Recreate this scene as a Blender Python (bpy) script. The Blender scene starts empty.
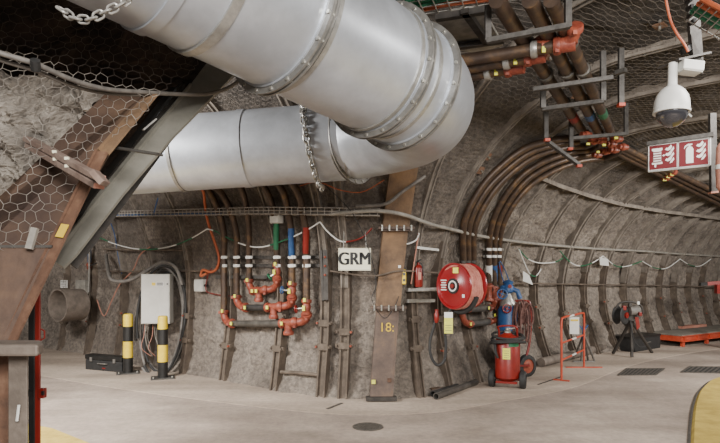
import bpy, math, random
import numpy as np
from mathutils import Vector, Matrix, noise
from mathutils.bvhtree import BVHTree
random.seed(7)
V = Vector
COL = bpy.context.scene.collection
CAMZ, F, CX, HOR = 1.65, 560.0, 360.0, 275.0
PI = math.pi

# ---------------------------------------------------------------- camera
cam = bpy.data.cameras.new('camera'); camo = bpy.data.objects.new('camera', cam)
COL.objects.link(camo); bpy.context.scene.camera = camo
cam.sensor_width = 36; cam.lens = F / 720 * 36; cam.shift_y = (HOR - 221.5) / 720
camo.location = (0, 0, CAMZ); camo.rotation_euler = (PI / 2, 0, 0)
cam.clip_start = 0.05

def P(px, py, Y):                       # point of the place seen at a pixel, at depth Y
    return V(((px - CX) / F * Y, Y, CAMZ + (HOR - py) / F * Y))
def PZ(px, py, z): return P(px, py, (z - CAMZ) * F / (HOR - py))
def G(px, py, z=0.0): return P(px, py, (CAMZ - z) * F / (py - HOR))

# ---------------------------------------------------------------- materials
def lin(h):
    h = h.lstrip('#'); r = [int(h[i:i+2], 16) / 255 for i in (0, 2, 4)]
    return tuple([(x / 12.92 if x <= .04045 else ((x + .055) / 1.055) ** 2.4) for x in r]) + (1,)
def pm(name, c1, c2=None, scale=6, rough=.6, metal=0, bump=.1, detail=6, bscale=None, c3=None, emit=0):
    m = bpy.data.materials.new(name); m.use_nodes = True
    nt = m.node_tree; N = nt.nodes; L = nt.links; b = N['Principled BSDF']
    b.inputs['Roughness'].default_value = rough; b.inputs['Metallic'].default_value = metal
    tc = N.new('ShaderNodeTexCoord')
    nz = N.new('ShaderNodeTexNoise'); nz.inputs['Scale'].default_value = scale; nz.inputs['Detail'].default_value = detail
    nz.inputs['Roughness'].default_value = .65
    L.new(tc.outputs['Object'], nz.inputs['Vector'])
    cr = N.new('ShaderNodeValToRGB'); e = cr.color_ramp.elements
    e[0].position = .36; e[1].position = .66
    e[0].color = lin(c1); e[1].color = lin(c2 or c1)
    if c3:
        x = e.new(.52); x.color = lin(c3)
    L.new(nz.outputs['Fac'], cr.inputs['Fac']); L.new(cr.outputs['Color'], b.inputs['Base Color'])
    if bump:
        n2 = N.new('ShaderNodeTexNoise'); n2.inputs['Scale'].default_value = bscale or scale * 4; n2.inputs['Detail'].default_value = 4
        L.new(tc.outputs['Object'], n2.inputs['Vector'])
        bp = N.new('ShaderNodeBump'); bp.inputs['Strength'].default_value = bump; bp.inputs['Distance'].default_value = .02
        L.new(n2.outputs['Fac'], bp.inputs['Height']); L.new(bp.outputs['Normal'], b.inputs['Normal'])
    if emit:
        L.new(cr.outputs['Color'], b.inputs['Emission Color']); b.inputs['Emission Strength'].default_value = emit
    return m
M = {}
M['alu'] = pm('galvanised_duct', '#acb0b6', '#ccd1d8', 1.6, .38, .55, .015, 5, 3)
M['alu_dark'] = pm('duct_flange', '#75736f', '#96948f', 8, .45, .5, .1)
M['zinc'] = pm('zinc_steel', '#8f8d88', '#b0aea8', 12, .4, .6, .05)
M['bolt'] = pm('bolt_steel', '#9a9890', '#c4c2ba', 20, .35, .8, 0)
M['rust'] = pm('rusty_steel', '#4f3a2e', '#7c604c', 5, .8, .05, .3, 8, 30, '#664a39')
M['rust_plate'] = pm('rusty_plate', '#43342d', '#66503f', 3, .7, .15, .15, 8, 25, '#564337')
M['shadenet'] = pm('shaded_net_wire', '#3a332e', '#4d453f', 12, .7, .2, 0)  # netting wire darkened, shade of the cavity put into its colour
M['rib'] = pm('rib_steel', '#4b4138', '#6f6357', 5, .8, .05, .4, 8, 30, '#5b5045')
M['ribdust'] = pm('rib_dusty', '#5f574f', '#7f776d', 5, .9, 0, .5, 8, 25)
M['mauve'] = pm('column_steel', '#4e433d', '#75604f', 3, .8, .05, .3, 8, 30, '#62534a')
M['ochre'] = pm('column_upper', '#5c4a3b', '#84694e', 4, .8, .05, .3, 8, 30)
M['greybeam'] = pm('grey_beam', '#77756c', '#918e84', 2.5, .55, .25, .06, 6, 20)
M['darksteel'] = pm('dark_steel', '#302d2a', '#47423d', 8, .6, .3, .1)
M['dusty'] = pm('dusty_steel', '#5f564e', '#7d7268', 6, .7, .1, .2, 8, 30)
M['bracket'] = pm('bracket_steel', '#3d3a37', '#575450', 10, .55, .4, .1)
M['pipe'] = pm('dark_pipe', '#3f322a', '#6b5238', 7, .45, .35, .1, 8, 30, '#4b3c31')
M['pipegrey'] = pm('grey_pipe', '#47443f', '#64605a', 7, .4, .4, .08)
M['pipeblack'] = pm('black_pipe', '#242322', '#3b3937', 7, .45, .2, .05)
M['red'] = pm('red_paint', '#6b140d', '#801d14', 6, .4, 0, .05)
M['redcast'] = pm('red_cast_iron', '#6c2c1f', '#934b36', 14, .5, 0, .15)
M['reel'] = pm('reel_red', '#780f14', '#8a171b', 3, .32, 0, .02)
M['pink'] = pm('faded_hose', '#9a5a4e', '#bb7d6e', 12, .7, 0, .3)
M['brownhose'] = pm('brown_hose', '#472c27', '#69473f', 12, .7, 0, .3)
M['orange'] = pm('orange_paint', '#a83a20', '#bd4e34', 8, .45, 0, .05)
M['orangecable'] = pm('orange_cable', '#964526', '#b0603c', 8, .6, 0, .05)
M['yellow'] = pm('yellow_paint', '#d0b02a', '#e4c838', 6, .45, 0, .05)
M['yelfloor'] = pm('yellow_floor_paint', '#a88f42', '#c4ab55', 6, .8, 0, .15, 8)
M['black'] = pm('black_paint', '#141413', '#232221', 8, .4, 0, .03)
M['rubber'] = pm('black_rubber', '#1d1d1d', '#2c2b2a', 12, .7, 0, .1)
M['greycable'] = pm('grey_cable', '#57534f', '#76716b', 10, .6, 0, .1)
M['conduit'] = pm('pale_conduit', '#77736c', '#989389', 10, .6, 0, .1)
M['white'] = pm('white_paint', '#c9c9c4', '#dcdbd6', 4, .4, 0, .02)
M['boxwhite'] = pm('cabinet_white', '#bdbbb3', '#cccac2', 4, .4, 0, .02)
M['plastic'] = pm('pale_plastic', '#b5b2ab', '#c4c1b9', 6, .5, 0, .02)
M['cream'] = pm('sign_cream', '#dedabf', '#e8e5cd', 4, .5, 0, .02)
M['blue'] = pm('blue_paint', '#1b3c6c', '#2f5a8a', 8, .45, 0, .05)
M['green'] = pm('green_paint', '#18553a', '#256f4b', 8, .5, 0, .05)
M['tagyel'] = pm('yellow_tag', '#c9c844', '#dcda60', 8, .6, 0, 0)
M['netwire'] = pm('net_wire', '#8e8881', '#aaa49b', 12, .5, .3, 0)
M['wallwire'] = pm('mesh_wire', '#5c554e', '#746c65', 8, .6, .3, 0)
M['wood'] = pm('weathered_wood', '#6b584e', '#8a786d', 6, .85, 0, .4, 8, 40)
M['deck'] = pm('deck_boards', '#6a655c', '#847e73', 5, .85, 0, .3)
M['signred'] = pm('fire_sign_red', '#5a0912', '#660d16', 4, .45, 0, 0)
M['castiron'] = pm('cast_iron', '#4b4742', '#625d56', 20, .6, .3, .4)
M['rock'] = pm('pale_rock', '#77716a', '#b0a99f', 5, .95, 0, 1.0, 10, 20, '#948c82')
M['shaderock'] = pm('shaded_rock', '#1d1613', '#3a2d27', 2.2, .95, 0, 1.0, 10, 9, '#292019')  # brown rock with the unlit cavity's shade painted into its colour
M['chalk'] = pm('yellow_chalk', '#c6a52e', '#d4b53c', 8, .9, 0, 0)
M['salmon'] = pm('salmon_paint', '#a5705e', '#b98270', 8, .6, 0, .05)
def glassmat():
    m = bpy.data.materials.new('smoked_dome'); m.use_nodes = True; b = m.node_tree.nodes['Principled BSDF']
    b.inputs['Base Color'].default_value = (.03, .03, .035, 1); b.inputs['Roughness'].default_value = .06
    b.inputs['Coat Weight'].default_value = 1; b.inputs['IOR'].default_value = 1.6
    return m
M['dome'] = glassmat()

def concrete(name, cols, floor=False):
    m = bpy.data.materials.new(name); m.use_nodes = True
    nt = m.node_tree; N = nt.nodes; L = nt.links; b = N['Principled BSDF']; b.inputs['Roughness'].default_value = .9
    tc = N.new('ShaderNodeTexCoord')
    def nz(s, d=8, r=.6):
        n = N.new('ShaderNodeTexNoise'); n.inputs['Scale'].default_value = s; n.inputs['Detail'].default_value = d
        n.inputs['Roughness'].default_value = r; L.new(tc.outputs['Object'], n.inputs['Vector']); return n
    a = nz(.55 if floor else .9, 8, .65); c = nz(14, 6, .7)
    cr = N.new('ShaderNodeValToRGB'); e = cr.color_ramp.elements
    e[0].position = .33; e[0].color = lin(cols[0]); e[1].position = .68; e[1].color = lin(cols[2])
    x = e.new(.5); x.color = lin(cols[1])
    L.new(a.outputs['Fac'], cr.inputs['Fac'])
    cr2 = N.new('ShaderNodeValToRGB'); q = cr2.color_ramp.elements
    lo = .82 if floor else .5
    q[0].position = .35; q[0].color = (lo, lo, lo, 1); q[1].position = .62; q[1].color = (1.06, 1.05, 1.03, 1)
    L.new(c.outputs['Fac'], cr2.inputs['Fac'])
    mx = N.new('ShaderNodeMix'); mx.data_type = 'RGBA'; mx.blend_type = 'MULTIPLY'; mx.inputs['Factor'].default_value = 1
    L.new(cr.outputs['Color'], mx.inputs[6]); L.new(cr2.outputs['Color'], mx.inputs[7])
    out = mx.outputs[2]
    if floor:                              # tyre-dark streaks along the road
        mp = N.new('ShaderNodeMapping'); mp.inputs['Scale'].default_value = (.35, 1.3, 1); mp.inputs['Rotation'].default_value = (0, 0, -.25)
        L.new(tc.outputs['Object'], mp.inputs['Vector'])
        s = N.new('ShaderNodeTexNoise'); s.inputs['Scale'].default_value = .9; s.inputs['Detail'].default_value = 6
        L.new(mp.outputs['Vector'], s.inputs['Vector'])
        r3 = N.new('ShaderNodeValToRGB'); w = r3.color_ramp.elements
        w[0].position = .38; w[0].color = (.70, .69, .68, 1); w[1].position = .56; w[1].color = (1, 1, 1, 1)
        L.new(s.outputs['Fac'], r3.inputs['Fac'])
        m2 = N.new('ShaderNodeMix'); m2.data_type = 'RGBA'; m2.blend_type = 'MULTIPLY'; m2.inputs['Factor'].default_value = 1
        L.new(out, m2.inputs[6]); L.new(r3.outputs['Color'], m2.inputs[7]); out = m2.outputs[2]
    else:                                  # shade towards the vault crown, painted into the colour by height
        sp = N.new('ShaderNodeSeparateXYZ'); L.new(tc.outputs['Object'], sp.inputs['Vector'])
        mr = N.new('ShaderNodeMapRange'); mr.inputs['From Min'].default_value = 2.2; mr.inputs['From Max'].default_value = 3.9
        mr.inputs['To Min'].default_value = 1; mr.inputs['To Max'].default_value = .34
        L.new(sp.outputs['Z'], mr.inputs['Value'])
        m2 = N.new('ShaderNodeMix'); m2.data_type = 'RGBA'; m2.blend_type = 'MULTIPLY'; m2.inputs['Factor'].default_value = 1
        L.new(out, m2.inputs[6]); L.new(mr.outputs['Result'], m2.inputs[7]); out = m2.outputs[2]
    L.new(out, b.inputs['Base Color'])
    n2 = nz(22 if not floor else 30, 8, .7); n3 = nz(5, 5)
    ad = N.new('ShaderNodeMath'); ad.operation = 'ADD'; L.new(n2.outputs['Fac'], ad.inputs[0]); L.new(n3.outputs['Fac'], ad.inputs[1])
    bp = N.new('ShaderNodeBump'); bp.inputs['Strength'].default_value = .25 if floor else 1.0; bp.inputs['Distance'].default_value = .02 if floor else .09
    L.new(ad.outputs[0], bp.inputs['Height']); L.new(bp.outputs['Normal'], b.inputs['Normal'])
    return m
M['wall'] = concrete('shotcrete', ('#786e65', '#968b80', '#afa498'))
M['floor'] = concrete('concrete_floor', ('#877a6e', '#a09286', '#b8aa9c'), True)
M['strip'] = concrete('concrete_verge', ('#a19284', '#b1a293', '#beae9e'), True)

# ---------------------------------------------------------------- mesh collecting
class MB:
    def __init__(s): s.v = []; s.f = []; s.sm = []
    def add(s, vs, fs, smooth=False):
        o = len(s.v); s.v += [V(v) for v in vs]
        s.f += [tuple(i + o for i in f) for f in fs]; s.sm += [smooth] * len(fs); return s
    def box(s, c, size, mat=None):
        mat = mat or Matrix.Identity(3); c = V(c); h = [x / 2 for x in size]
        vs = [c + mat @ V((x * h[0], y * h[1], z * h[2])) for x in (-1, 1) for y in (-1, 1) for z in (-1, 1)]
        return s.add(vs, [(0, 1, 3, 2), (4, 6, 7, 5), (0, 4, 5, 1), (2, 3, 7, 6), (0, 2, 6, 4), (1, 5, 7, 3)])
    def beam(s, a, b, w, h, up=(0, 0, 1)):        # box from a to b; w across, h along 'up'
        a, b = V(a), V(b); d = (b - a); x = d.normalized(); y = V(up).cross(x)
        if y.length < 1e-4: y = V((1, 0, 0)).cross(x)
        y.normalize(); z = x.cross(y)
        return s.box((a + b) / 2, (d.length, w, h), Matrix((x, y, z)).transposed())
    def tube(s, pts, r, n=10, closed=False, caps=True):
        pts = [V(p) for p in pts]; k = len(pts); rs = r if isinstance(r, (list, tuple)) else [r] * k
        T = []
        for i in range(k):
            a = pts[(i - 1) % k] if closed else pts[max(i - 1, 0)]; b = pts[(i + 1) % k] if closed else pts[min(i + 1, k - 1)]
            t = (b - a); T.append(t.normalized() if t.length > 1e-9 else V((0, 0, 1)))
        u = T[0].orthogonal().normalized(); vs = []
        for i in range(k):
            u = (u - T[i] * u.dot(T[i])); u = u.normalized() if u.length > 1e-6 else T[i].orthogonal().normalized()
            w = T[i].cross(u)
            vs += [pts[i] + (u * math.cos(2 * PI * j / n) + w * math.sin(2 * PI * j / n)) * rs[i] for j in range(n)]
        fs = []
        for i in range(k if closed else k - 1):
            q = (i + 1) % k
            fs += [(i * n + j, i * n + (j + 1) % n, q * n + (j + 1) % n, q * n + j) for j in range(n)]
        s.add(vs, fs, True)
        if caps and not closed:
            o = len(s.v) - k * n
            s.f += [tuple(o + j for j in range(n))[::-1], tuple(o + (k - 1) * n + j for j in range(n))]; s.sm += [False, False]
        return s
    def lathe(s, c, axis, prof, n=24, caps=True):  # prof = [(distance along axis, radius)]
        c = V(c); a = V(axis).normalized(); u = a.orthogonal().normalized(); w = a.cross(u); vs = []
        for (d, r) in prof:
            vs += [c + a * d + (u * math.cos(2 * PI * j / n) + w * math.sin(2 * PI * j / n)) * r for j in range(n)]
        k = len(prof)
        fs = [(i * n + j, i * n + (j + 1) % n, (i + 1) * n + (j + 1) % n, (i + 1) * n + j) for i in range(k - 1) for j in range(n)]
        s.add(vs, fs, True)
        if caps:
            o = len(s.v) - k * n
            s.f += [tuple(o + j for j in range(n))[::-1], tuple(o + (k - 1) * n + j for j in range(n))]; s.sm += [False, False]
        return s
    def cyl(s, a, b, r, n=14): a, b = V(a), V(b); return s.lathe(a, b - a, [(0, r), ((b - a).length, r)], n)
    def ring(s, c, axis, r0, r1, th, n=32):
        return s.lathe(c, axis, [(-th/2, r0), (-th/2, r1), (th/2, r1), (th/2, r0), (-th/2, r0)], n, False)
    def prism(s, poly, fr, y0, y1):               # poly in local xz of a frame, extruded along local y
        o, m = fr; k = len(poly)
        vs = [o + m @ V((x, y0, z)) for x, z in poly] + [o + m @ V((x, y1, z)) for x, z in poly]
        fs = [tuple(range(k)), tuple(range(2 * k - 1, k - 1, -1))] + [(i, i + k, (i + 1) % k + k, (i + 1) % k) for i in range(k)]
        return s.add(vs, fs)
    def sphere(s, c, r, n=16, sc=(1, 1, 1)):
        c = V(c); k = n // 2; vs = []
        for i in range(k + 1):
            a = -PI/2 + PI * i / k
            vs += [c + V((r*sc[0]*math.cos(a)*math.cos(2*PI*j/n), r*sc[1]*math.cos(a)*math.sin(2*PI*j/n), r*sc[2]*math.sin(a))) for j in range(n)]
        return s.add(vs, [(i*n+j, i*n+(j+1) % n, (i+1)*n+(j+1) % n, (i+1)*n+j) for i in range(k) for j in range(n)], True)
def wloc(o):
    l = V((0, 0, 0))
    while o: l += o.location; o = o.parent
    return l
def obj(name, mb, m, parent=None, label=None, cat=None, group=None, kind=None, bev=0, org=None):
    vs = [V(v) for v in mb.v]
    if parent: o0 = wloc(parent); loc = V((0, 0, 0))
    else:
        if org is not None: o0 = V(org)
        else:
            xs = [v.x for v in vs]; ys = [v.y for v in vs]; zs = [v.z for v in vs]
            o0 = V(((min(xs)+max(xs))/2, (min(ys)+max(ys))/2, min(zs)))
        loc = o0
    me = bpy.data.meshes.new(name); me.from_pydata([v - o0 for v in vs], [], mb.f); me.update()
    me.polygons.foreach_set('use_smooth', mb.sm)
    if any(mb.sm) and len(mb.f) < 60000: me.set_sharp_from_angle(angle=math.radians(40))
    me.materials.append(M[m] if isinstance(m, str) else m)
    o = bpy.data.objects.new(name, me); COL.objects.link(o); o.location = loc
    if parent: o.parent = parent
    if bev:
        b = o.modifiers.new('b', 'BEVEL'); b.width = bev; b.segments = 2; b.limit_method = 'ANGLE'
    return tag(o, label, cat, group, kind)
def tag(o, label=None, cat=None, group=None, kind=None):
    if label: o['label'] = label
    if cat: o['category'] = cat
    if group: o['group'] = group
    if kind: o['kind'] = kind
    return o
def thing(name, label, cat, loc, group=None):
    o = bpy.data.objects.new(name, None); COL.objects.link(o); o.location = loc; o.empty_display_size = .1
    return tag(o, label, cat, group)
def share(o, parent, loc, rot=None, name=None):   # a linked copy of a part
    c = o.copy(); COL.objects.link(c); c.parent = parent; c.location = loc
    if rot is not None: c.rotation_euler = rot
    return c
def frame(n):                                     # local x = viewer's right, y = into the wall, z = up
    n = V((n[0], n[1], 0)).normalized()
    return Matrix((V((-n.y, n.x, 0)), -n, V((0, 0, 1)))).transposed()
def smooth(pts, k=6, closed=False):               # Catmull-Rom
    pts = [V(p) for p in pts]; n = len(pts); out = []
    for i in range(n if closed else n - 1):
        g = (lambda j: pts[j % n]) if closed else (lambda j: pts[max(0, min(n - 1, j))])
        a, b, c, d = g(i - 1), g(i), g(i + 1), g(i + 2)
        for q in range(k):
            t = q / k
            out.append(.5 * ((2*b) + (c - a)*t + (2*a - 5*b + 4*c - d)*t*t + (3*b - a - 3*c + d)*t**3))
    if not closed: out.append(pts[-1])
    return out
def text_mesh(s, size, fr, y, name, m, parent, bold=.012, ax='CENTER', sx=1):
    cu = bpy.data.curves.new(name, 'FONT'); cu.body = s; cu.size = size; cu.align_x = ax; cu.align_y = 'CENTER'
    cu.extrude = .0012; cu.offset = bold * size
    t = bpy.data.objects.new('t', cu); COL.objects.link(t)
    dg = bpy.context.evaluated_depsgraph_get(); me = bpy.data.meshes.new_from_object(t.evaluated_get(dg))
    bpy.data.objects.remove(t)
    mb = MB(); o, mm = fr
    mb.add([o + mm @ V((v.co.x * sx, y - v.co.z, v.co.y)) for v in me.vertices], [tuple(p.vertices) for p in me.polygons])
    bpy.data.meshes.remove(me)
    return obj(name, mb, m, parent)

# ---------------------------------------------------------------- the tunnel wall surface
BASE = [(-14, 16.2), (-9.5, 14), (-6.6, 12.3), (-4.9, 11), (-3.72, 9.93), (-2.26, 8.90), (-1.25, 8.05), (-.40, 7.55), (.53, 7.45), (1.11, 7.82),
        (2.06, 8.88), (3.25, 10.27), (5.46, 12.1), (7.4, 13.6), (9.9, 15.3), (13, 16.9), (18, 18.8)]
bs = smooth([(x, y, 0) for x, y in BASE], 40)
bx = np.array([p.x for p in bs]); by = np.array([p.y for p in bs])
ss = np.concatenate([[0], np.cumsum(np.hypot(np.diff(bx), np.diff(by)))])
SN = int(ss[-1] / .05); sg = np.linspace(0, ss[-1], SN)
bx = np.interp(sg, ss, bx); by = np.interp(sg, ss, by)
def gs(a, w):
    k = np.exp(-np.linspace(-2, 2, 2*w+1)**2); k /= k.sum(); return np.convolve(np.pad(a, w, 'edge'), k, 'valid')
bx2, by2 = gs(bx, 6), gs(by, 6)
dx = np.gradient(bx2); dy = np.gradient(by2); l = np.hypot(dx, dy); nx, ny = gs(dy / l, 16), gs(-dx / l, 16)
l = np.hypot(nx, ny); nx /= l; ny /= l
w_ = 1 / (1 + np.exp(-(bx2 - 1.3) * 2.2))           # 0 junction part -> 1 right tunnel
ZS = 1.45 * (1 - w_) + 1.3 * w_; RR = 2.95 * (1 - w_) + 2.6 * w_; BB = .15 * (1 - w_) + .33 * w_
f_ = 1 / (1 + np.exp(-(bx2 - 4.6) * 1.3)); RR = RR * (1 - f_) + 2.2 * f_
def surf(s, t, off=0):
    s = np.asarray(s, float); t = np.asarray(t, float)
    I = lambda a: np.interp(s, sg, a)
    X, Y, n0, n1, zs, R, b = I(bx2), I(by2), I(nx), I(ny), I(ZS), I(RR), I(BB)
    a = np.clip((t - zs) / R, 0, PI / 2); ex = np.maximum(t - zs - R * PI / 2, 0)
    low = t < zs
    o = np.where(low, -b * np.sin(PI / 2 * np.clip(t, -.3, None) / zs), -b + R * (1 - np.cos(a)) + ex)
    z = np.where(low, t, zs + R * np.sin(a))
    ca, sa = np.cos(a), np.sin(a)
    o = o + ca * off; z = z - sa * off
    return np.stack([X + n0 * o, Y + n1 * o, z], -1), np.stack([n0 * ca, n1 * ca, -sa], -1)
def SP(s, t, off=0): p, n = surf(s, t, off); return V(p), V(n)
def s_px(px):
    q = bx2 / by2 * F + CX; i = np.argmin(np.abs(q - px)); return float(sg[i])
RIBPX = [62, 88, 118, 150, 185, 226, 277, 323, 342, 420, 447, 478, 512, 548, 574, 597, 616, 636, 655, 671, 686, 700, 713, 726, 738]
RIBS = [s_px(p) for p in RIBPX]; ribarr = np.array(RIBS)
def disp(s, t, p):
    x, y, z = p
    d = .07 * noise.noise(V((x, y, z)) * 1.1) + .05 * noise.noise(V((x, y, z)) * 3.1 + V((5, 1, 2))) + .038 * noise.noise(V((x, y, z)) * 7) + .024 * noise.noise(V((x, y, z)) * 16)
    k = np.min(np.abs(ribarr - s))
    up = min(max((t - 1.6) / .8, 0), 1)
    if t > .05:
        i_ = int(np.argmin(np.abs(ribarr - s))); j_ = i_ + (1 if s > ribarr[i_] else -1)
        h_ = abs(ribarr[j_] - ribarr[i_]) / 2 if 0 <= j_ < len(ribarr) else 1
        d += up * (.075 * math.exp(-(k / .13) ** 2) + (.05 * math.exp(-((k - h_) / .10) ** 2) if bx2[min(int(s / .05), len(bx2) - 1)] > 1.5 else 0)) - .03
    if t < .25: d += .03 * (1 - t / .25)           # rubble at the toe
    return d
def hexwall():
    tt = np.concatenate([np.arange(-.1, 6.2, .055), np.arange(6.2, 19, .35)])
    S = np.arange(0, sg[-1], .055)
    A, B = np.meshgrid(S, tt, indexing='ij'); p, n = surf(A, B)
    vs = []
    for i in range(len(S)):
        for j in range(len(tt)):
            q = p[i, j]; d = disp(S[i], tt[j], q) if tt[j] < 9 else 0
            vs.append(V(q) + V(n[i, j]) * d)
    m = len(tt); fs = [(i*m+j, i*m+j+1, (i+1)*m+j+1, (i+1)*m+j) for i in range(len(S)-1) for j in range(m-1)]
    mb = MB(); mb.v = vs; mb.f = fs; mb.sm = [True] * len(fs); return mb
wallmb = hexwall()
obj('wall_back', wallmb, 'wall', kind='structure', org=(0, 0, 0))
# smooth copy for finding positions
A, B = np.meshgrid(np.arange(0, sg[-1], .15), np.arange(-.2, 8, .12), indexing='ij'); p_, _ = surf(A, B); m_ = p_.shape[1]
bvh = BVHTree.FromPolygons([V(q) for q in p_.reshape(-1, 3)], [(i*m_+j, i*m_+j+1, (i+1)*m_+j+1, (i+1)*m_+j) for i in range(p_.shape[0]-1) for j in range(m_-1)])
O = V((0, 0, CAMZ))
def HN(px, py):
    d = (P(px, py, 1) - O).normalized(); loc, n, i, dd = bvh.ray_cast(O, d)
    if loc is None: return P(px, py, 12), V((0, -1, 0))
    if n.dot(d) > 0: n = -n
    return loc, n
def H(px, py, off=0):                    # point standing 'off' proud of the wall that is seen at the pixel
    qx, qy = px, py; p = None
    for _ in range(6 if off else 1):
        l, n = HN(qx, qy); p = l + n * off
        qx += px - (CX + F * p.x / p.y); qy += py - (HOR - F * (p.z - CAMZ) / p.y)
    return p

# floor
mb = MB(); mb.add([(-20, -8, 0), (22, -8, 0), (22, 26, 0), (-20, 26, 0)], [(0, 1, 2, 3)])
obj('floor', mb, 'floor', kind='structure', org=(0, 0, 0))
edge = smooth([G(20, 372), G(100, 386), (G(200, 400)), G(330, 414), G(430, 413), G(500, 402), G(574, 387.5), G(619, 370), G(658, 359), G(720, 349), G(790, 343)], 8)
far = [SP(s_px(20) + (s_px(760) - s_px(20)) * i / (len(edge) - 1), 0, -.2)[0] for i in range(len(edge))]
mb = MB(); n = len(edge)
mb.add([V((e.x, e.y, .006)) for e in edge] + [V((e.x, e.y, .006)) for e in far] + [V((e.x, e.y, -.01)) for e in edge],
       [(i, i+1, n+i+1, n+i) for i in range(n-1)] + [(2*n+i, 2*n+i+1, i+1, i) for i in range(n-1)])
obj('floor_verge', mb, 'strip', kind='structure', org=(0, 0, 0))

# ---------------------------------------------------------------- light
def area(name, loc, target, size, power, col=(1, .965, .925), sy=None):
    l = bpy.data.lights.new(name, 'AREA'); l.energy = power; l.color = col; l.size = size
    if sy: l.shape = 'RECTANGLE'; l.size_y = sy
    o = bpy.data.objects.new(name, l); COL.objects.link(o); o.location = loc
    o.rotation_euler = (V(target) - V(loc)).to_track_quat('-Z', 'Y').to_euler(); return o
area('unseen_front_light', (1.2, -2.2, 3.3), (.6, 7.5, .8), 2.6, 520, sy=1.4)  # unseen area light added behind the camera for the general light
area('unseen_right_light', (8.2, 6.8, 3.4), (6.2, 13, .6), 2.2, 420, sy=1.0)  # unseen area light added beyond the right edge to light the wall
area('unseen_left_light', (-4.6, 4.6, 3.4), (-3.6, 10, .4), 2.0, 520, sy=1.0)  # unseen area light added beyond the left edge to brighten the left wall
area('unseen_road_light', (3.2, 3.2, 3.45), (3.0, 6.0, 0), 1.6, 90, sy=1.0)  # unseen area light added out of frame, aimed down at the floor
w = bpy.data.worlds.new('world'); bpy.context.scene.world = w; w.use_nodes = True
w.node_tree.nodes['Background'].inputs[0].default_value = (.80, .76, .70, 1)
w.node_tree.nodes['Background'].inputs[1].default_value = .35
vs_ = bpy.context.scene.view_settings
vs_.view_transform = 'AgX'; vs_.look = 'None'; vs_.exposure = .52

# ---------------------------------------------------------------- ribs
ribwhere = {0: 'beside the cut pipe end', 1: 'behind the black toolbox'}
def rib(i, s, tmax=6.6, base=0, w=.11):
    name = 'steel_rib'
    side = V(surf(s + .01, .5)[0]) - V(surf(s, .5)[0]); side.normalize()
    root = thing(name, None, 'rib', SP(s, 0, 0)[0], 'steel arch ribs of the tunnel lining')
    def strap(t0, t1, half, off, th, nm, m):
        ts = np.arange(t0, t1 + .01, .12); mb = MB(); vs = []
        for t in ts:
            p, n = SP(s, t, off); jit = .012 * noise.noise(V((i * 3.3, t * 1.7, 0)))
            for (a, b) in ((-half, -.08), (-half, th), (-half*.62, th), (-half*.62, th*.35), (half*.62, th*.35), (half*.62, th), (half, th), (half, -.08)):
                vs.append(p + side * (a + jit) + n * b)
        k = 8; fs = [(q*k+j, q*k+j+1, (q+1)*k+j+1, (q+1)*k+j) for q in range(len(ts)-1) for j in range(k-1)]
        fs += [tuple(range(k)), tuple(range((len(ts)-1)*k, len(ts)*k))[::-1]]
        mb.add(vs, fs); return obj(nm, mb, m, root)
    strap(base, 2.0 + .25 * math.sin(i * 2.1), w / 2, .035, .05, 'lower_channel', 'rib')
    strap(2.0 + .25 * math.sin(i * 2.1) - .3, tmax, w / 2 * (1.25 if i > 11 else .8), .05, .05, 'upper_channel', 'ribdust')
    for t in (.62 + .08 * math.sin(i), .98 + .1 * math.cos(i * 2)):     # bolted clamps
        p, n = SP(s, t, .07); mb = MB(); m3 = frame(n)
        mb.box(p, (w * 1.9, .035, .05), m3); mb.box(p + n * .02, (w * 1.2, .03, .09), m3)
        c = obj('clamp', mb, 'rib', root)
        for q in (-1, 1):
            mb = MB(); mb.cyl(p + side * q * w * .75, p + side * q * w * .75 + n * .05, .015, 8)
            obj('clamp_bolt', mb, 'redcast' if (i + q) % 3 == 0 else 'rib', c)
    return root
def riblabel(i):
    return {0: 'dark steel rib farthest left, behind the rusty cut pipe end', 1: 'steel rib just left of the black toolbox', 2: 'steel rib behind the black toolbox and left bollard',
        3: 'steel rib behind the white control cabinet', 4: 'steel rib right of the looped cables by the cabinet', 5: 'brown steel rib left of the red hydrant manifolds', 6: 'brown steel rib running down below the red hydrant manifolds',
        7: 'steel rib right of the hydrant manifolds, left one of a close pair', 8: 'steel rib below the GRM sign, right one of a close pair', 9: 'steel rib just right of the wide rusty column',
        10: 'steel rib behind the hanging black hose of the reel', 11: 'steel rib above the loose tubes lying on the floor', 12: 'steel rib behind the red fire extinguisher trolley', 13: 'steel rib behind the orange barrier, left side',
        14: 'steel rib seen through the orange barrier', 15: 'steel rib behind the blue cable stand', 16: 'steel rib left of the tripod winch', 17: 'steel rib right behind the tripod winch',
        18: 'steel rib rising above the left end of the orange trolley', 19: 'steel rib rising above the near corner of the orange trolley', 20: 'second steel rib right of the trolley corner', 21: 'third steel rib right of the trolley corner',
        22: 'steel rib behind the far end of the orange trolley', 23: 'faint far steel rib beyond the red bracket arm', 24: 'farthest steel rib at the right edge'}.get(i)
for i, s in enumerate(RIBS):
    r = rib(i, s, w=.13 if i in (5, 6, 7, 8) else .11); r['label'] = riblabel(i)

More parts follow.
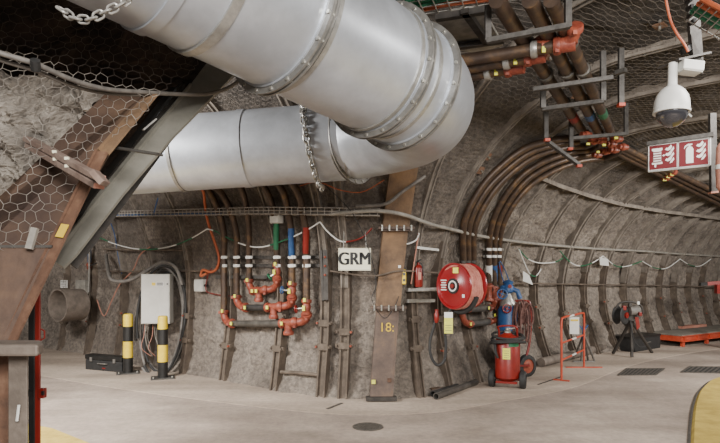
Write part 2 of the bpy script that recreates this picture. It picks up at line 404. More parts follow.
# wide rusty column right of the sign
sc_ = s_px(380)
root = thing('steel_column', 'wide rusty flat steel column with bolted joint plates right of the GRM sign', 'column', SP(sc_, 0)[0])
side = (SP(sc_ + .01, .5)[0] - SP(sc_, .5)[0]).normalized()
def plate(t0, t1, w0, th, nm, m, off=.0, lean=0):
    ts = np.linspace(t0, t1, 14); mb = MB(); vs = []
    for t in ts:
        p, n = SP(sc_, t, off); p = p + side * lean * t
        for a, b in ((-w0/2, -.05), (-w0/2, th), (-w0/2+.03, th+.005), (w0/2-.03, th+.005), (w0/2, th), (w0/2, -.05)): vs.append(p + side * a + n * b)
    k = 6; fs = [(q*k+j, q*k+j+1, (q+1)*k+j+1, (q+1)*k+j) for q in range(len(ts)-1) for j in range(k-1)] + [tuple(range(k)), tuple(range((len(ts)-1)*k, len(ts)*k))[::-1]]
    return obj(nm, mb.add(vs, fs), m, root)
LE = .085
plate(.02, 1.22, .30, .13, 'lower_section', 'mauve', lean=LE)
plate(1.22, 2.32, .33, .13, 'middle_section', 'ochre', lean=LE)
plate(2.32, 4.4, .35, .13, 'upper_section', 'ochre', lean=LE)
for t in (1.22, 2.32):
    p, n = SP(sc_, t, .15); p = p + side * LE * t; m3 = frame(n)
    mb = MB(); mb.box(p, (.47, .16, .035), m3); mb.box(p + V((0, 0, -.03)), (.4, .1, .02), m3)
    jp = obj('joint_plate', mb, 'mauve', root, bev=.006)
    for q in range(5):
        mb = MB(); c = p + m3 @ V((-.19 + .095 * q, -.085, 0)); mb.cyl(c + V((0, 0, -.04)), c + V((0, 0, .035)), .013, 8); obj('bolt', mb, 'bolt', jp)
p, n = SP(sc_, .08, .15); mb = MB(); mb.box(p + V((0, 0, -.04)), (.4, .12, .05), frame(n)); obj('foot_plate', mb, 'darksteel', root, bev=.005)
p, n = SP(sc_, .95, .142); text_mesh('18:', .17, (p + side * LE * .95, frame(n)), 0, 'chalk_mark', 'chalk', root, 0)
p, n = SP(sc_, 1.78, .15); mb = MB(); mb.box(p + side * (LE * 1.78 + .1), (.035, .004, .035), frame(n)); obj('survey_target', mb, 'white', root)
for dx_, zz in ((-.1, .25), (.11, .27)):
    p, n = SP(sc_, zz, .14); mb = MB(); mb.box(p + side * dx_, (.05, .03, .05), frame(n)); obj('foot_bolt', mb, 'tagyel' if dx_ < 0 else 'rust', root)

# ---------------------------------------------------------------- ventilation duct
R0 = .425
def V3(*a): return V(a)
pa = V3(.124, 3.87, 3.06); pb = V3(-.81, 2.85, 3.22); ud = (pa - pb).normalized()
start = pb - ud * 2.6
endU = pa + ud * .62
low0 = V3(-.02, 6.22, 3.14); low1 = V3(-1.81, 6.38, 3.05); ld = (low1 - low0).normalized()
duct = thing('ventilation_duct', 'large silver sheet metal ventilation duct with a bolted elbow hanging overhead', 'duct', (pa.x, pa.y, 0))
def section(a, b, r=R0, nm='duct_section'):
    d = (b - a); L_ = d.length; mb = MB()
    mb.lathe(a, d, [(0, r), (.0, r + .012), (.03, r + .012), (.03, r), (L_ - .03, r), (L_ - .03, r + .012), (L_, r + .012), (L_, r)], 64, False)
    return obj(nm, mb, 'alu', duct)
def at(px):                                        # point of the upper axis seen at column px
    k = (px - CX) / F; t = (k * pb.y - pb.x) / (ud.x - k * ud.y); return pb + ud * t
boltmb = MB(); boltmb.lathe((0, 0, -.028), (0, 0, 1), [(0, .006), (0, .012), (.012, .014), (.044, .014), (.056, .012), (.056, .006)], 8)
bolt0 = None
def flange(c, d, r=R0, nb=20, ph=0):
    global bolt0
    mb = MB(); mb.ring(c - d * .014, d, r - .01, r + .05, .012, 64); mb.ring(c + d * .014, d, r - .01, r + .05, .012, 64)
    mb.ring(c, d, r - .005, r + .035, .02, 64)
    fo = obj('flange', mb, 'alu_dark', duct); q = d.to_track_quat('Z', 'Y')
    for i in range(nb):
        a = 2 * PI * (i + ph) / nb; loc = c + q @ V((math.cos(a) * (r + .028), math.sin(a) * (r + .028), 0))
        if bolt0 is None:
            bolt0 = obj('flange_bolt', boltmb, 'bolt', fo); bolt0.data.transform(Matrix.Translation(wloc(fo))); b = bolt0
        else: b = share(bolt0, fo, (0, 0, 0))
        b.location = loc - wloc(fo); b.rotation_mode = 'QUATERNION'; b.rotation_quaternion = q
    return fo
f1 = at(281); f2 = at(378)
section(start, at(160)); section(at(160), f1); section(f1, f2)
flange(f1, ud); flange(f2, ud, ph=.3)
mb = MB(); mb.ring(at(206), ud, R0 - .01, R0 + .014, .05, 64); obj('joint_band', mb, 'zinc', duct)
mb = MB(); mb.ring(f1 + ud * .07, ud, R0 - .01, R0 + .012, .03, 64); obj('joint_band', mb, 'zinc', duct)
mb = MB(); mb.ring(f2 - ud * .06, ud, R0 - .01, R0 + .01, .03, 64); obj('joint_band', mb, 'zinc', duct)
mb = MB(); mb.ring(f2 + ud * .14, ud, R0 - .01, R0 + .01, .03, 64); obj('joint_band', mb, 'zinc', duct)
f3 = f2 + ud * .30
section(f2, f3)
flange(f3, ud, ph=.6)
# elbow: segmented bend from the upper to the lower run
def bez(a, b, c, d, n): return [a*(1-t)**3 + b*3*t*(1-t)**2 + c*3*t*t*(1-t) + d*t**3 for t in [i/n for i in range(n+1)]]
f4 = low0 + ld * .06
d4 = (ld + V((.22, .42, 0))).normalized()
el = bez(f3, f3 + ud * .50, f4 - d4 * .72, f4, 22)
mb = MB(); mb.tube(el, R0, 64, caps=False); obj('elbow', mb, 'alu', duct)
flange(f4, d4, ph=.1)
g2 = low0 + ld * 1.27; g3 = low0 + ld * 2.02; g4 = low0 + ld * 4.6
section(f4 + ld * .03, g4)
mb = MB(); mb.ring(g2, ld, R0 - .004, R0 + .008, .09, 64); obj('joint_band', mb, 'alu', duct)
mb = MB(); mb.ring(g3, ld, R0 - .004, R0 + .010, .035, 64); obj('joint_band', mb, 'zinc', duct)
mb = MB(); mb.ring(low0 + ld * .12, ld, R0 - .01, R0 + .012, .03, 64); obj('joint_band', mb, 'zinc', duct)
# hangers above the duct (rods to the vault)
# chains
def link_mesh(L=.05, W=.032, r=.0055):
    pts = []
    for i in range(20):
        a = 2 * PI * i / 20; pts.append(V((math.cos(a) * W/2, 0, math.sin(a) * W/2 + (L/2 - W/2) * (1 if math.sin(a) > 0 else -1))))
    mb = MB(); mb.tube(pts, r, 8, True); return mb
def chain(path, name, label, m='zinc', L=.05, W=.032, r=.0055):
    path = [V(p) for p in path]; root = thing(name, label, 'chain', path[0])
    cum = [0]
    for i in range(1, len(path)): cum.append(cum[-1] + (path[i] - path[i-1]).length)
    step = L - 2.2 * r * 1.3; n = int(cum[-1] / step); l0 = None
    for i in range(n):
        d = i * step; k = max(j for j in range(len(cum)) if cum[j] <= d); k = min(k, len(path) - 2)
        p = path[k] + (path[k+1] - path[k]) * ((d - cum[k]) / (cum[k+1] - cum[k])); dr = (path[k+1] - path[k]).normalized()
        if l0 is None:
            l0 = obj('link', link_mesh(L, W, r), m, root); l0.data.transform(Matrix.Translation(wloc(root))); o = l0
        else: o = share(l0, root, (0, 0, 0))
        q = dr.to_track_quat('Z', 'Y'); o.rotation_mode = 'QUATERNION'
        from mathutils import Quaternion
        o.rotation_quaternion = q @ Quaternion((0, 0, 1), PI / 2 * (i % 2) + .4); o.location = p - wloc(root)
    return root
cpts = []
cc = low0 + ld * .62; q = ld.to_track_quat('Z', 'Y')
e1 = V((0, 0, 1)); e1 = (e1 - ld * e1.dot(ld)).normalized(); e2 = ld.cross(e1)
if e2.y > 0: e2 = -e2
for i in range(19):
    a = math.radians(18 + i * 9.5); sag = .012 + .05 * max(0, math.sin((a - 2.2) * 2)) if a > 2.2 else .012
    cpts.append(cc + e1 * math.cos(a) * (R0 + .02 + sag) + e2 * math.sin(a) * (R0 + .02) - ld * (.05 + .1 * i / 19 * 1.6))
chain(cpts, 'hanging_chain', 'galvanised chain looped around the lower duct run', L=.10, W=.062, r=.011)
u1 = P(50, 8, 2.2); cp = smooth([P(62, 10, 2.05), P(75, 18, 2.05), P(90, 19, 2.05), P(105, 12, 2.05), P(120, 5, 2.05), P(135, -6, 2.08), P(150, -24, 2.1)], 6)
chain(cp, 'hanging_chain', 'short galvanised chain slung under the duct at the top left corner', L=.042, W=.027, r=.0045)
# ---------------------------------------------------------------- hydrant manifolds on the left wall
def strip_on(pts, r, a, b): return None
def coupling(mb, c, d, r):
    mb.lathe(V(c) - V(d).normalized() * .03, d, [(0, r*.9), (.004, r*1.28), (.022, r*1.36), (.038, r*1.36), (.056, r*1.28), (.06, r*.9)], 14)
def elbow(name, a, corner, b, r, parent, m='redcast'):
    a, corner, b = V(a), V(corner), V(b); pts = [a*(1-t)**2 + corner*2*t*(1-t) + b*t*t for t in [i/8 for i in range(9)]]
    mb = MB(); mb.tube(pts, r * 1.12, 14); coupling(mb, a, corner - a, r * 1.08); coupling(mb, b, b - corner, r * 1.08)
    d1 = (corner - a).cross(b - corner).normalized()
    for q in (a, b):                                      # coupling bolt lugs
        mb.box(q + d1 * r * 1.5, (r * .7,) * 3); mb.box(q - d1 * r * 1.5, (r * .7,) * 3)
    return obj(name, mb, m, parent)
def clampbar(name, c, m3, w, parent, m='white', d=.05):
    mb = MB(); mb.box(c, (w, d, .045), m3); mb.box(c + V((0, 0, 0)), (w * 1.45, d * .5, .035), m3)
    return obj(name, mb, m, parent, bev=.004)
def handwheel(c, axis, r, m, parent, name='hand_wheel'):
    c = V(c); a = V(axis).normalized(); u = a.orthogonal().normalized(); w = a.cross(u); mb = MB()
    mb.tube([c + (u * math.cos(2*PI*i/20) + w * math.sin(2*PI*i/20)) * r for i in range(20)], r * .16, 8, True)
    for i in range(4):
        q = u * math.cos(PI*i/2 + .4) + w * math.sin(PI*i/2 + .4); mb.tube([c, c + q * r], r * .09, 6)
    mb.cyl(c - a * r * .25, c + a * r * .25, r * .25, 10); return obj(name, mb, m, parent)
OFF = .13
nrm = frame(HN(266, 265)[1])
def hp(px, py, off=OFF): return H(px, py, off)
def loop(label, xl, top_l, yl, bend_l, yh, xr, top_r, stripcol, stripy, wheelcol, wheel, yvalve, r=.052):
    c0 = hp(xl, 262); root = thing('hydrant_manifold', label, 'manifold', (c0.x, c0.y, 0), 'red hydrant pipe loops below the cable tray')
    # left riser
    A_ = [hp(*q) for q in top_l] + [hp(xl, y) for y in (235, 250, 262, yl)]
    mb = MB(); mb.tube(smooth(A_, 5), r, 14); obj('riser_pipe', mb, 'pipe', root)
    e0 = hp(xl, yl, OFF); e1 = hp(xl + bend_l, yh, OFF)
    el_ = elbow('elbow', e0, V((e0.x + .01, e0.y, e1.z)), e1, r, root)
    # horizontal pipe
    f0 = hp(xr - 24, yh, OFF); f1_ = hp(xr - 12, yh - 1, OFF)
    if (f0 - e1).length > .15:
        mb = MB(); mb.tube([e1, f0], r * .92, 14); obj('cross_pipe', mb, 'pipeblack' if 'outer' not in label else 'pipegrey', root)
    # tee
    mb = MB(); mb.tube([f0, f1_], r * 1.12, 14); coupling(mb, f0, f1_ - f0, r*1.08); coupling(mb, f1_, f1_ - f0, r*1.08)
    mid = (f0 + f1_) / 2; mb.tube([mid, mid + V((0, 0, -.13))], r * 1.1, 14); coupling(mb, mid + V((0, 0, -.14)), (0, 0, 1), r*1.08)
    obj('tee', mb, 'redcast', root)
    r1 = hp(xr, yvalve, OFF)
    elbow('elbow', f1_, V((r1.x, f1_.y, f1_.z)), r1, r, root)
    # valve body
    up = V((0, 0, 1)); vz = hp(xr, yvalve - 14, OFF); mb = MB()
    mb.lathe(r1, vz - r1, [(0, r*1.3), (.03, r*1.4), (.05, r*.95), (.11, r*1.25), ((vz-r1).length - .04, r), ((vz-r1).length - .02, r*1.4), ((vz-r1).length + .02, r*1.4)], 14)
    vb = obj('valve_body', mb, 'redcast', root); cm = (r1 + vz) / 2
    mb = MB(); mb.box(cm + nrm @ V((.01, -.065, 0)), (.05, .01, .07), nrm); obj('data_plate', mb, 'tagyel', vb)
    w_c = hp(*wheel, OFF + .05); mb = MB(); mb.tube([cm, w_c], .012, 8); st = obj('valve_stem', mb, 'bolt', vb)
    handwheel(w_c, w_c - cm, .052, wheelcol, st)
    # right riser
    B_ = [vz] + [hp(xr, y) for y in (262, 250, 238) if y < yvalve - 18] + [hp(*q) for q in top_r]
    mb = MB(); mb.tube(smooth(B_, 5), r, 14); obj('riser_pipe', mb, 'pipe', root)
    # coloured band on the right riser
    s0, s1 = hp(xr - 1, stripy[0], OFF + .012), hp(xr - .5, stripy[1], OFF + .012)
    mb = MB(); mb.tube([s1, (s0 + s1) / 2, s0], r * .9, 12); obj('colour_marker', mb, stripcol, root)
    for x in (xl, xr):
        for y in (257.3, 265.7): clampbar('pipe_clamp', hp(x, y, OFF + .03), nrm, .10, root)
    for q in (hp(xl - 2, yl - 1, OFF + .09), hp(xl + bend_l - 1, yh, OFF + .09), hp(xr - 25, yh, OFF + .09), hp(xr - 2, yvalve - 15, OFF + .09)):
        mb = MB(); mb.box(q, (.045, .012, .05), nrm); obj('inspection_tag', mb, 'tagyel', root)
    return root
loop('outer red hydrant pipe loop with a red hand wheel and red pipe marker', 224, [(200, 186), (209, 192), (219, 212)], 312, 8, 323.5, 306.5, [(303, 215), (299, 196), (290, 180), (282, 172)], 'red', (227, 253), 'red', (296, 309), 315)
loop('middle red hydrant pipe loop with a blue hand wheel and blue pipe marker', 236.6, [(213, 186), (222, 194), (231, 212)], 297, 9, 307.5, 292, [(288, 212), (283, 192), (272, 176)], 'blue', (228, 256), 'blue', (282, 290), 298, .050)
loop('inner red hydrant pipe loop with a green pipe marker', 249, [(240, 186), (244, 196), (247.5, 214)], 281, 8, 291, 277, [(273, 208), (266, 190), (256, 176)], 'green', (222, 249), 'green', (270, 277), 279, .046)
# mounting rail behind the risers
def rail(name, label, pts, w, h, m, cat='rail', group=None, bev=0):
    mb = MB()
    for a, b in zip(pts[:-1], pts[1:]): mb.beam(a, b, w, h)
    return obj(name, mb, m, None, label, cat, group, bev=bev)
for k, (y, lab) in enumerate(((257.3, 'upper steel mounting rail behind the white pipe clamps'), (265.7, 'lower steel mounting rail behind the white pipe clamps'), (277, 'steel rail between the riser pipes above the red elbows'))):
    rail('mounting_rail', lab, [H(217, y, .055), H(326 if k < 2 else 268, y, .055)], .04, .05, 'bracket', group='mounting rails of the hydrant manifolds')
root = thing('angle_bracket', 'perforated vertical steel angle at the right end of the mounting rails', 'bracket', H(324, 298, .08))
mb = MB(); mb.beam(H(321, 250, .1), H(323, 300, .1), .03, .1, (0, 1, 0)); mb.beam(H(325, 250, .13), H(326, 300, .13), .06, .01, (0, 1, 0)); obj('angle', mb, 'bracket', root)
for y in (257, 266, 275):
    mb = MB(); mb.sphere(H(325, y, .17), .018, 10); obj('fixing', mb, 'redcast', root)

# small bits by the manifold
def boxthing(name, label, cat, c, size, m3, m, bev=.01, group=None):
    root = thing(name, label, cat, V(c) - V((0, 0, size[2] / 2)), group); mb = MB(); mb.box(c, size, m3); obj('housing', mb, m, root, bev=bev); return root
c = H(276.5, 219.5, .15); jb = boxthing('junction_box', 'small white junction box on the cable tray above the green pipe marker', 'junction box', c, (.19, .09, .11), nrm, 'plastic')
mb = MB(); mb.box(c + nrm @ V((0, -.052, 0)), (.16, .012, .085), nrm); obj('lid', mb, 'white', jb)
mb = MB()
mb.tube([c + V((-.05, 0, -.05)), c + V((-.06, 0, -.11))], .012, 8); obj('cable_gland', mb, 'rubber', jb)
c = H(200.5, 285.5, .1); m3 = frame(HN(200, 285)[1]); jb = boxthing('junction_box', 'grey square junction box on the wall left of the hydrant manifolds', 'junction box', c, (.2, .1, .2), m3, 'plastic')
mb = MB(); mb.box(c + m3 @ V((0, -.055, 0)), (.175, .012, .175), m3); obj('lid', mb, 'plastic', jb)
mb = MB(); mb.cyl(c + m3 @ V((.1, 0, .0)), c + m3 @ V((.16, 0, .0)), .02); obj('cable_gland', mb, 'rubber', jb)

# orange hose
mb = MB(); mb.tube(smooth([H(196, 187, .14), H(203, 191, .2), H(205, 205, .16), H(208, 222, .1), H(214, 240, .1), H(219, 257, .1), H(217, 268, .1), H(211, 272, .12), H(203, 270, .14), H(201, 276, .14), H(207, 273, .12)], 6), .022, 10)
obj('orange_hose', mb, 'orangecable', None, 'orange hose hanging down left of the hydrant manifolds', 'hose')
mb = MB(); mb.tube(smooth([H(212, 268, .1), H(208, 275, .12), H(206, 290, .1), H(214, 294, .06), H(230, 296, .05)], 5), .008, 8)
obj('thin_cord', mb, 'red', None, 'thin red cord running from the grey junction box to the manifold', 'cord')

# ---------------------------------------------------------------- GRM sign
cs = H(354.7, 259.3, .26); fr = frame((cs.x * -.15 - .02, -1, 0)); Ysg = cs.y
sw, sh = 32.5 / F * Ysg, 22.5 / F * Ysg
root = thing('sign_board', 'cream rectangular sign board with black letters GRM on the wall left of the column', 'sign', cs - V((0, 0, sh/2)))
mb = MB(); mb.box(cs, (sw, .012, sh), fr); obj('board', mb, 'cream', root, bev=.002)
gm = None
for k in range(5):
    g_ = text_mesh('GRM', sh * .80, (cs + fr @ V(((k - 2) * .005, 0, 0)), fr), -.008, 'lettering', 'black', root, 0, sx=.86)
    if gm is None: gm = g_; gv, gf = [v.co.copy() for v in g_.data.vertices], [tuple(p.vertices) for p in g_.data.polygons]
    else:
        o_ = len(gv); gv += [v.co.copy() for v in g_.data.vertices]; gf += [tuple(i + o_ for i in p.vertices) for p in g_.data.polygons]; bpy.data.objects.remove(g_)
gm.data.clear_geometry(); gm.data.from_pydata(gv, [], gf)
mb = MB()
for a, b in (((-.5, -.5), (.5, -.5)), ((.5, -.5), (.5, .5)), ((.5, .5), (-.5, .5)), ((-.5, .5), (-.5, -.5))):
    mb.beam(cs + fr @ V((a[0]*sw*.95, -.0065, a[1]*sh*.93)), cs + fr @ V((b[0]*sw*.95, -.0065, b[1]*sh*.93)), .003, .003)
obj('border_line', mb, 'greycable', root)
mb = MB(); mb.tube([cs + fr @ V((-sw*.35, .01, sh/2)), cs + fr @ V((-sw*.33, .01, sh/2 + .22))], .004, 6); obj('hanger_wire', mb, 'zinc', root)
mb = MB(); mb.tube([cs + fr @ V((sw*.35, .01, sh/2)), cs + fr @ V((sw*.33, .01, sh/2 + .22))], .004, 6); obj('hanger_wire', mb, 'zinc', root)

# ---------------------------------------------------------------- cable trays, cables, ropes
tp = [H(92, 214, .16), H(130, 213.5, .16), H(170, 212.5, .16), H(215, 211.5, .18), H(262, 210.5, .2), H(310, 211, .2), H(345, 211.5, .2), H(380, 212, .22)]
tp = smooth(tp, 8)
root = thing('cable_tray', 'long wire cable tray running along the wall under the duct', 'cable tray', tp[0])
for (dy, dz, nm) in ((0, .045, 'rail_wire'), (0, -.045, 'rail_wire'), (.1, -.045, 'rail_wire'), (0, 0, 'rail_wire')):
    mb = MB(); mb.tube([p + V((0, dy, dz)) for p in tp], .007, 6); obj(nm, mb, 'netwire', root)
cum = 0; nx_ = .0; cnt = 0; r0 = None
for a, b in zip(tp[:-1], tp[1:]):
    L_ = (b - a).length
    while nx_ < cum + L_:
        p = a + (b - a) * ((nx_ - cum) / L_)
        if r0 is None:
            mb = MB(); mb.tube([p + V((0, -.008, .05)), p + V((0, -.008, -.05)), p + V((0, .11, -.05))], .006, 6); r0 = obj('cross_wire', mb, 'netwire', root); rp = p
        else: share(r0, root, p - rp)
        nx_ += .1
    cum += L_
for dy, dz, m, nm in ((.03, -.03, 'blue', 'blue_cable'), (.05, -.02, 'greycable', 'grey_cable'), (.075, -.025, 'rubber', 'black_cable'), (.06, .0, 'greycable', 'grey_cable')):
    pts = [p + V((0, dy, dz + .008 * math.sin(i * .6 + dy * 90))) for i, p in enumerate(tp if m != 'blue' else tp[:26])]
    mb = MB(); mb.tube(pts, .014, 8); tag(obj(nm, mb, m), {'blue_cable': 'blue cable lying in the left part of the wire cable tray', 'grey_cable': 'grey cable lying in the wire cable tray', 'black_cable': 'black cable lying in the wire cable tray'}[nm], 'cable', 'cables in the wire cable tray')
mb = MB(); mb.tube(smooth([H(330, 214, .2), H(352, 212, .24), H(380, 211, .3), H(405, 215, .3), H(430, 224, .2), H(450, 229, .14), H(480, 236, .13), H(520, 242, .1), H(560, 246, .08), H(600, 249, .08), H(640, 251, .08), H(680, 254, .07), H(715, 256, .07), H(735, 257, .07)], 6), .026, 10)
obj('conduit', mb, 'conduit', None, 'long pale grey conduit sagging along the right tunnel wall', 'conduit')
mb = MB(); mb.tube(smooth([H(356, 206, .26), H(385, 204, .34), H(405, 192, .3), H(415, 183, .3), H(425, 176, .25)], 6), .022, 8)
obj('grey_cable', mb, 'greycable', None, 'grey cable crossing in front of the column below the duct elbow', 'cable')
mb = MB(); mb.tube(smooth([H(300, 186, .2), H(318, 182, .2), H(340, 190, .18), H(362, 192, .26), H(384, 180, .3)], 6), .006, 6)
obj('brown_wire', mb, 'orangecable', None, 'thin brown wire drooping below the duct elbow left of the column', 'wire')
mb = MB(); mb.tube(smooth([H(325, 185, .1), H(350, 210, .25), H(362, 232, .24), H(372, 260, .22), H(376, 285, .2), H(372, 300, .2), H(384, 318, .2), H(396, 308, .2), H(399, 296, .2)], 6), .005, 6)
obj('black_wire', mb, 'rubber', None, 'thin black wire looping over the rusty column joint', 'wire')
def rope(name, label, pts, segs, r=.011, group=None):
    P_ = smooth([H(x, y, .14) for x, y in pts], 8); root = thing(name, label, 'rope', P_[0], group); k = len(P_); n = len(segs)
    for i, m in enumerate(segs):
        a = int(i * (k - 1) / n); b = int((i + 1) * (k - 1) / n)
        mb = MB(); mb.tube(P_[a:b+1], r, 8); obj(dict(white='white_segment', green='green_segment', red='red_segment')[m], mb, m, root)
rg = 'drooping two-coloured marker ropes on the walls'
rope('marker_rope', 'green and white marker rope drooping above the white control cabinet', [(88, 240), (99, 238), (112, 243), (130, 248), (150, 249.5), (172, 246), (190, 239), (207, 229)], ['green', 'green', 'white', 'white', 'green', 'white', 'green', 'white'], group=rg)
rope('marker_rope', 'green and white marker rope crossing behind the hydrant riser pipes', [(207, 229), (215, 231), (228, 238), (245, 245), (262, 247), (285, 240), (305, 231), (320, 222)], ['white', 'green', 'green', 'white', 'white', 'green', 'white', 'white'], group=rg)
rope('marker_rope', 'white and red marker rope drooping above the GRM sign', [(320, 222), (328, 232), (340, 241), (352, 241), (362, 237), (372, 228)], ['white', 'white', 'red', 'red'], group=rg)
rope('marker_rope', 'short white marker rope hanging right of the rusty column', [(398, 238), (402, 242), (409, 244), (416, 240), (419, 233)], ['white', 'white'], group=rg)
rope('marker_rope', 'green and white marker rope drooping right of the blue valve', [(519, 249), (528, 259), (540, 263), (555, 262), (563, 258)], ['green', 'white', 'white', 'green'], group=rg)
rope('marker_rope', 'loose white rope end hanging behind the paper sheet', [(519, 249), (524, 262), (530, 274), (536, 276), (541, 269)], ['white', 'white', 'green', 'white'], group=rg)
rope('marker_rope', 'green and white marker rope left of the hanging white tag', [(560, 251), (570, 262), (580, 266), (592, 263), (603, 256)], ['green', 'white', 'green', 'white'], group=rg)
rope('marker_rope', 'green and white marker rope right of the hanging white tag', [(603, 256), (616, 266), (628, 266), (642, 261)], ['white', 'green', 'white', 'green'], group=rg)
rope('marker_rope', 'green and white marker rope above the tripod winch', [(642, 261), (655, 268), (667, 268), (680, 259)], ['white', 'green', 'white', 'white'], group=rg)
rope('marker_rope', 'green and white marker rope above the orange trolley', [(680, 259), (690, 265), (700, 266), (711, 259)], ['white', 'green', 'white', 'white'], group=rg)
# hanging papers
for (q, lab) in ((((523, 271), (529, 275), (533, 285), (523, 281)), 'white paper sheet pinned right of the blue valve'), (((599.5, 257), (608, 259), (609, 266), (600, 265)), 'white tag hanging from the marker rope above the orange barrier')):
    pts = [H(x, y, .17) for x, y in q]; nn = (pts[1] - pts[0]).cross(pts[2] - pts[0]).normalized() * .002
    mb = MB(); mb.add([p + nn for p in pts] + [p - nn for p in pts], [(0,1,2,3), (7,6,5,4), (0,4,5,1), (1,5,6,2), (2,6,7,3), (3,7,4,0)]); obj('paper_sheet', mb, 'white', None, lab, 'paper')
# blue wires
mb = MB(); mb.tube(smooth([H(106, 213, .14), H(114, 232, .1), H(118, 255, .09), H(122, 274, .09)], 6), .009, 6); obj('blue_wire', mb, 'blue', None, 'blue wire hanging down the wall left of the cabinet', 'wire')
mb = MB(); mb.tube(smooth([H(158, 198, .1), H(156, 205, .12), H(154, 213, .16)], 5), .011, 6); obj('blue_wire', mb, 'blue', None, 'short blue wire end above the cable tray', 'wire')
# long thin reinforcement bars / seams on the walls
def bar(label, pts, r=.016, m='rib', off=.09, name='wall_bar', cat='bar'):
    mb = MB(); mb.tube(smooth([H(x, y, off) for x, y in pts], 5), r, 8); obj(name, mb, m, None, label, cat, 'thin steel bars along the tunnel wall')
bar('thin steel bar along the right wall behind the marker ropes', [(500, 283), (560, 284), (620, 285), (680, 286), (735, 288)])
bar('thin dark steel bar behind the control cabinet', [(103, 271), (140, 271.5), (180, 271), (206, 271)], .018)
bar('thin steel bar under the first marker rope', [(104, 249), (140, 250), (182, 250)], .02)
bar('thin steel bar running from the GRM sign across the column', [(330, 271), (372, 276), (400, 271), (440, 273)], .012, off=.2)
bar('thin steel bar low on the wall between two brown ribs', [(281, 372), (300, 373), (318, 375)], .025, 'rib', .05)
# flat lacing strip high on the right wall
mb = MB(); SP_ = [H(x, y, .10) for x, y in ((541, 178), (560, 186), (590, 196), (620, 204), (660, 211), (700, 216), (730, 220))]
for a, b in zip(SP_[:-1], SP_[1:]): mb.beam(a, b, .02, .07)
obj('lining_strip', mb, 'ribdust', None, 'flat pale strip running along the right vault above the ropes', 'strip')

# ---------------------------------------------------------------- valve riser left of the cabinet and small signs
root = thing('valve_riser', 'small vertical pipe with blue sleeve and red valve left of the cabinet', 'valve', H(89, 292, .15))
mb = MB(); mb.tube([H(89.5, 244, .15), H(89.5, 262, .15)], .035, 12); obj('blue_sleeve', mb, 'blue', root)
mb = MB(); mb.tube([H(89.5, 240, .15), H(89.2, 276, .15), H(88.5, 292, .15)], .022, 10); obj('pipe', mb, 'zinc', root)
mb = MB(); c = H(89, 266, .15); mb.lathe(c + V((0, 0, -.07)), (0, 0, 1), [(0, .03), (.02, .05), (.05, .035), (.08, .055), (.11, .055), (.14, .03)], 12); obj('valve_body', mb, 'redcast', root)
mb = MB(); mb.tube([c, H(97, 263, .2)], .012, 8); obj('valve_lever', mb, 'rubber', root)
m3 = frame(HN(64, 283)[1])
c = H(64, 284, .08); root = thing('notice_plate', 'small white notice plate with dark lines of text above the cut pipe end', 'sign', c); mb = MB(); mb.box(c, (.27, .01, .17), m3); obj('board', mb, 'white', root)
for q in range(4):
    mb = MB(); mb.box(c + m3 @ V((-.01, -.008, .055 - q * .034)), (.2 - .03 * (q % 2), .002, .010), m3); obj('text_line', mb, 'greycable', root)
c = H(82, 287, .1); root = boxthing('junction_box', 'beige flat box on the wall behind the valve riser', 'junction box', c, (.34, .1, .3), m3, 'conduit')
mb = MB(); mb.box(c + m3 @ V((0, -.055, 0)), (.28, .012, .24), m3); obj('lid', mb, 'conduit', root)

# cut pipe end
pc = P(57.5, 305.5, 10.9); R_ = 16.3 / F * 10.9; ax = V((.93, .36, 0)).normalized()
mb = MB(); mb.lathe(pc, V((.5, .866, 0)), [(0, R_ - .02), (0, R_), (.48, R_), (.48, R_ - .02), (0, R_ - .02)], 40, False)
obj('pipe_stub', mb, 'dusty', None, 'large rusty steel pipe end sticking out of the wall at left', 'pipe')

# ---------------------------------------------------------------- control cabinet
Yc = 9.3; cf = frame((.10, -1, 0)); cc_ = P(155.5, 299, Yc)
cw, ch, cd = 28 / F * Yc, 50 / F * Yc, .26
root = thing('control_cabinet', 'white control cabinet with a yellow and black label on the wall', 'cabinet', cc_ - V((0, 0, ch / 2)))
cb = cc_ + cf @ V((0, cd / 2, 0))
mb = MB(); mb.box(cb, (cw, cd, ch), cf); obj('body', mb, 'boxwhite', root, bev=.008)
mb = MB(); mb.box(cc_ + cf @ V((0, -.008, 0)), (cw - .02, .015, ch - .02), cf); dr = obj('door', mb, 'boxwhite', root, bev=.006)
mb = MB(); mb.box(cc_ + cf @ V((.04, -.018, ch*.30)), (.2, .003, .07), cf); lb = obj('label_plate', mb, 'white', dr)
mb = MB(); mb.box(cc_ + cf @ V((-.025, -.021, ch*.30)), (.06, .003, .05), cf); obj('yellow_mark', mb, 'yellow', dr)
for q in (0, 1):
    mb = MB(); mb.box(cc_ + cf @ V((.075, -.021, ch*.30 + .014 - q * .028)), (.10, .003, .014), cf); obj('text_line', mb, 'black', dr)
mb = MB(); mb.cyl(cc_ + cf @ V((cw*.42, -.015, ch*.30)), cc_ + cf @ V((cw*.42, -.03, ch*.30)), .012); obj('lock', mb, 'black', dr)
for q in (-1, 1):
    mb = MB(); mb.box(cb + cf @ V((q * cw * .3, cd * .3, -ch/2 - .03)), (.04, .1, .07), cf); obj('gland_plate', mb, 'darksteel', root)
    mb = MB(); mb.beam(cb + cf @ V((q * cw * .3, cd/2, .1)), V(((cb + cf @ V((q*cw*.3, 0, .1))).x - .1, cb.y + 1.1, cb.z + .1)), .04, .04); obj('wall_bracket', mb, 'bracket', root)
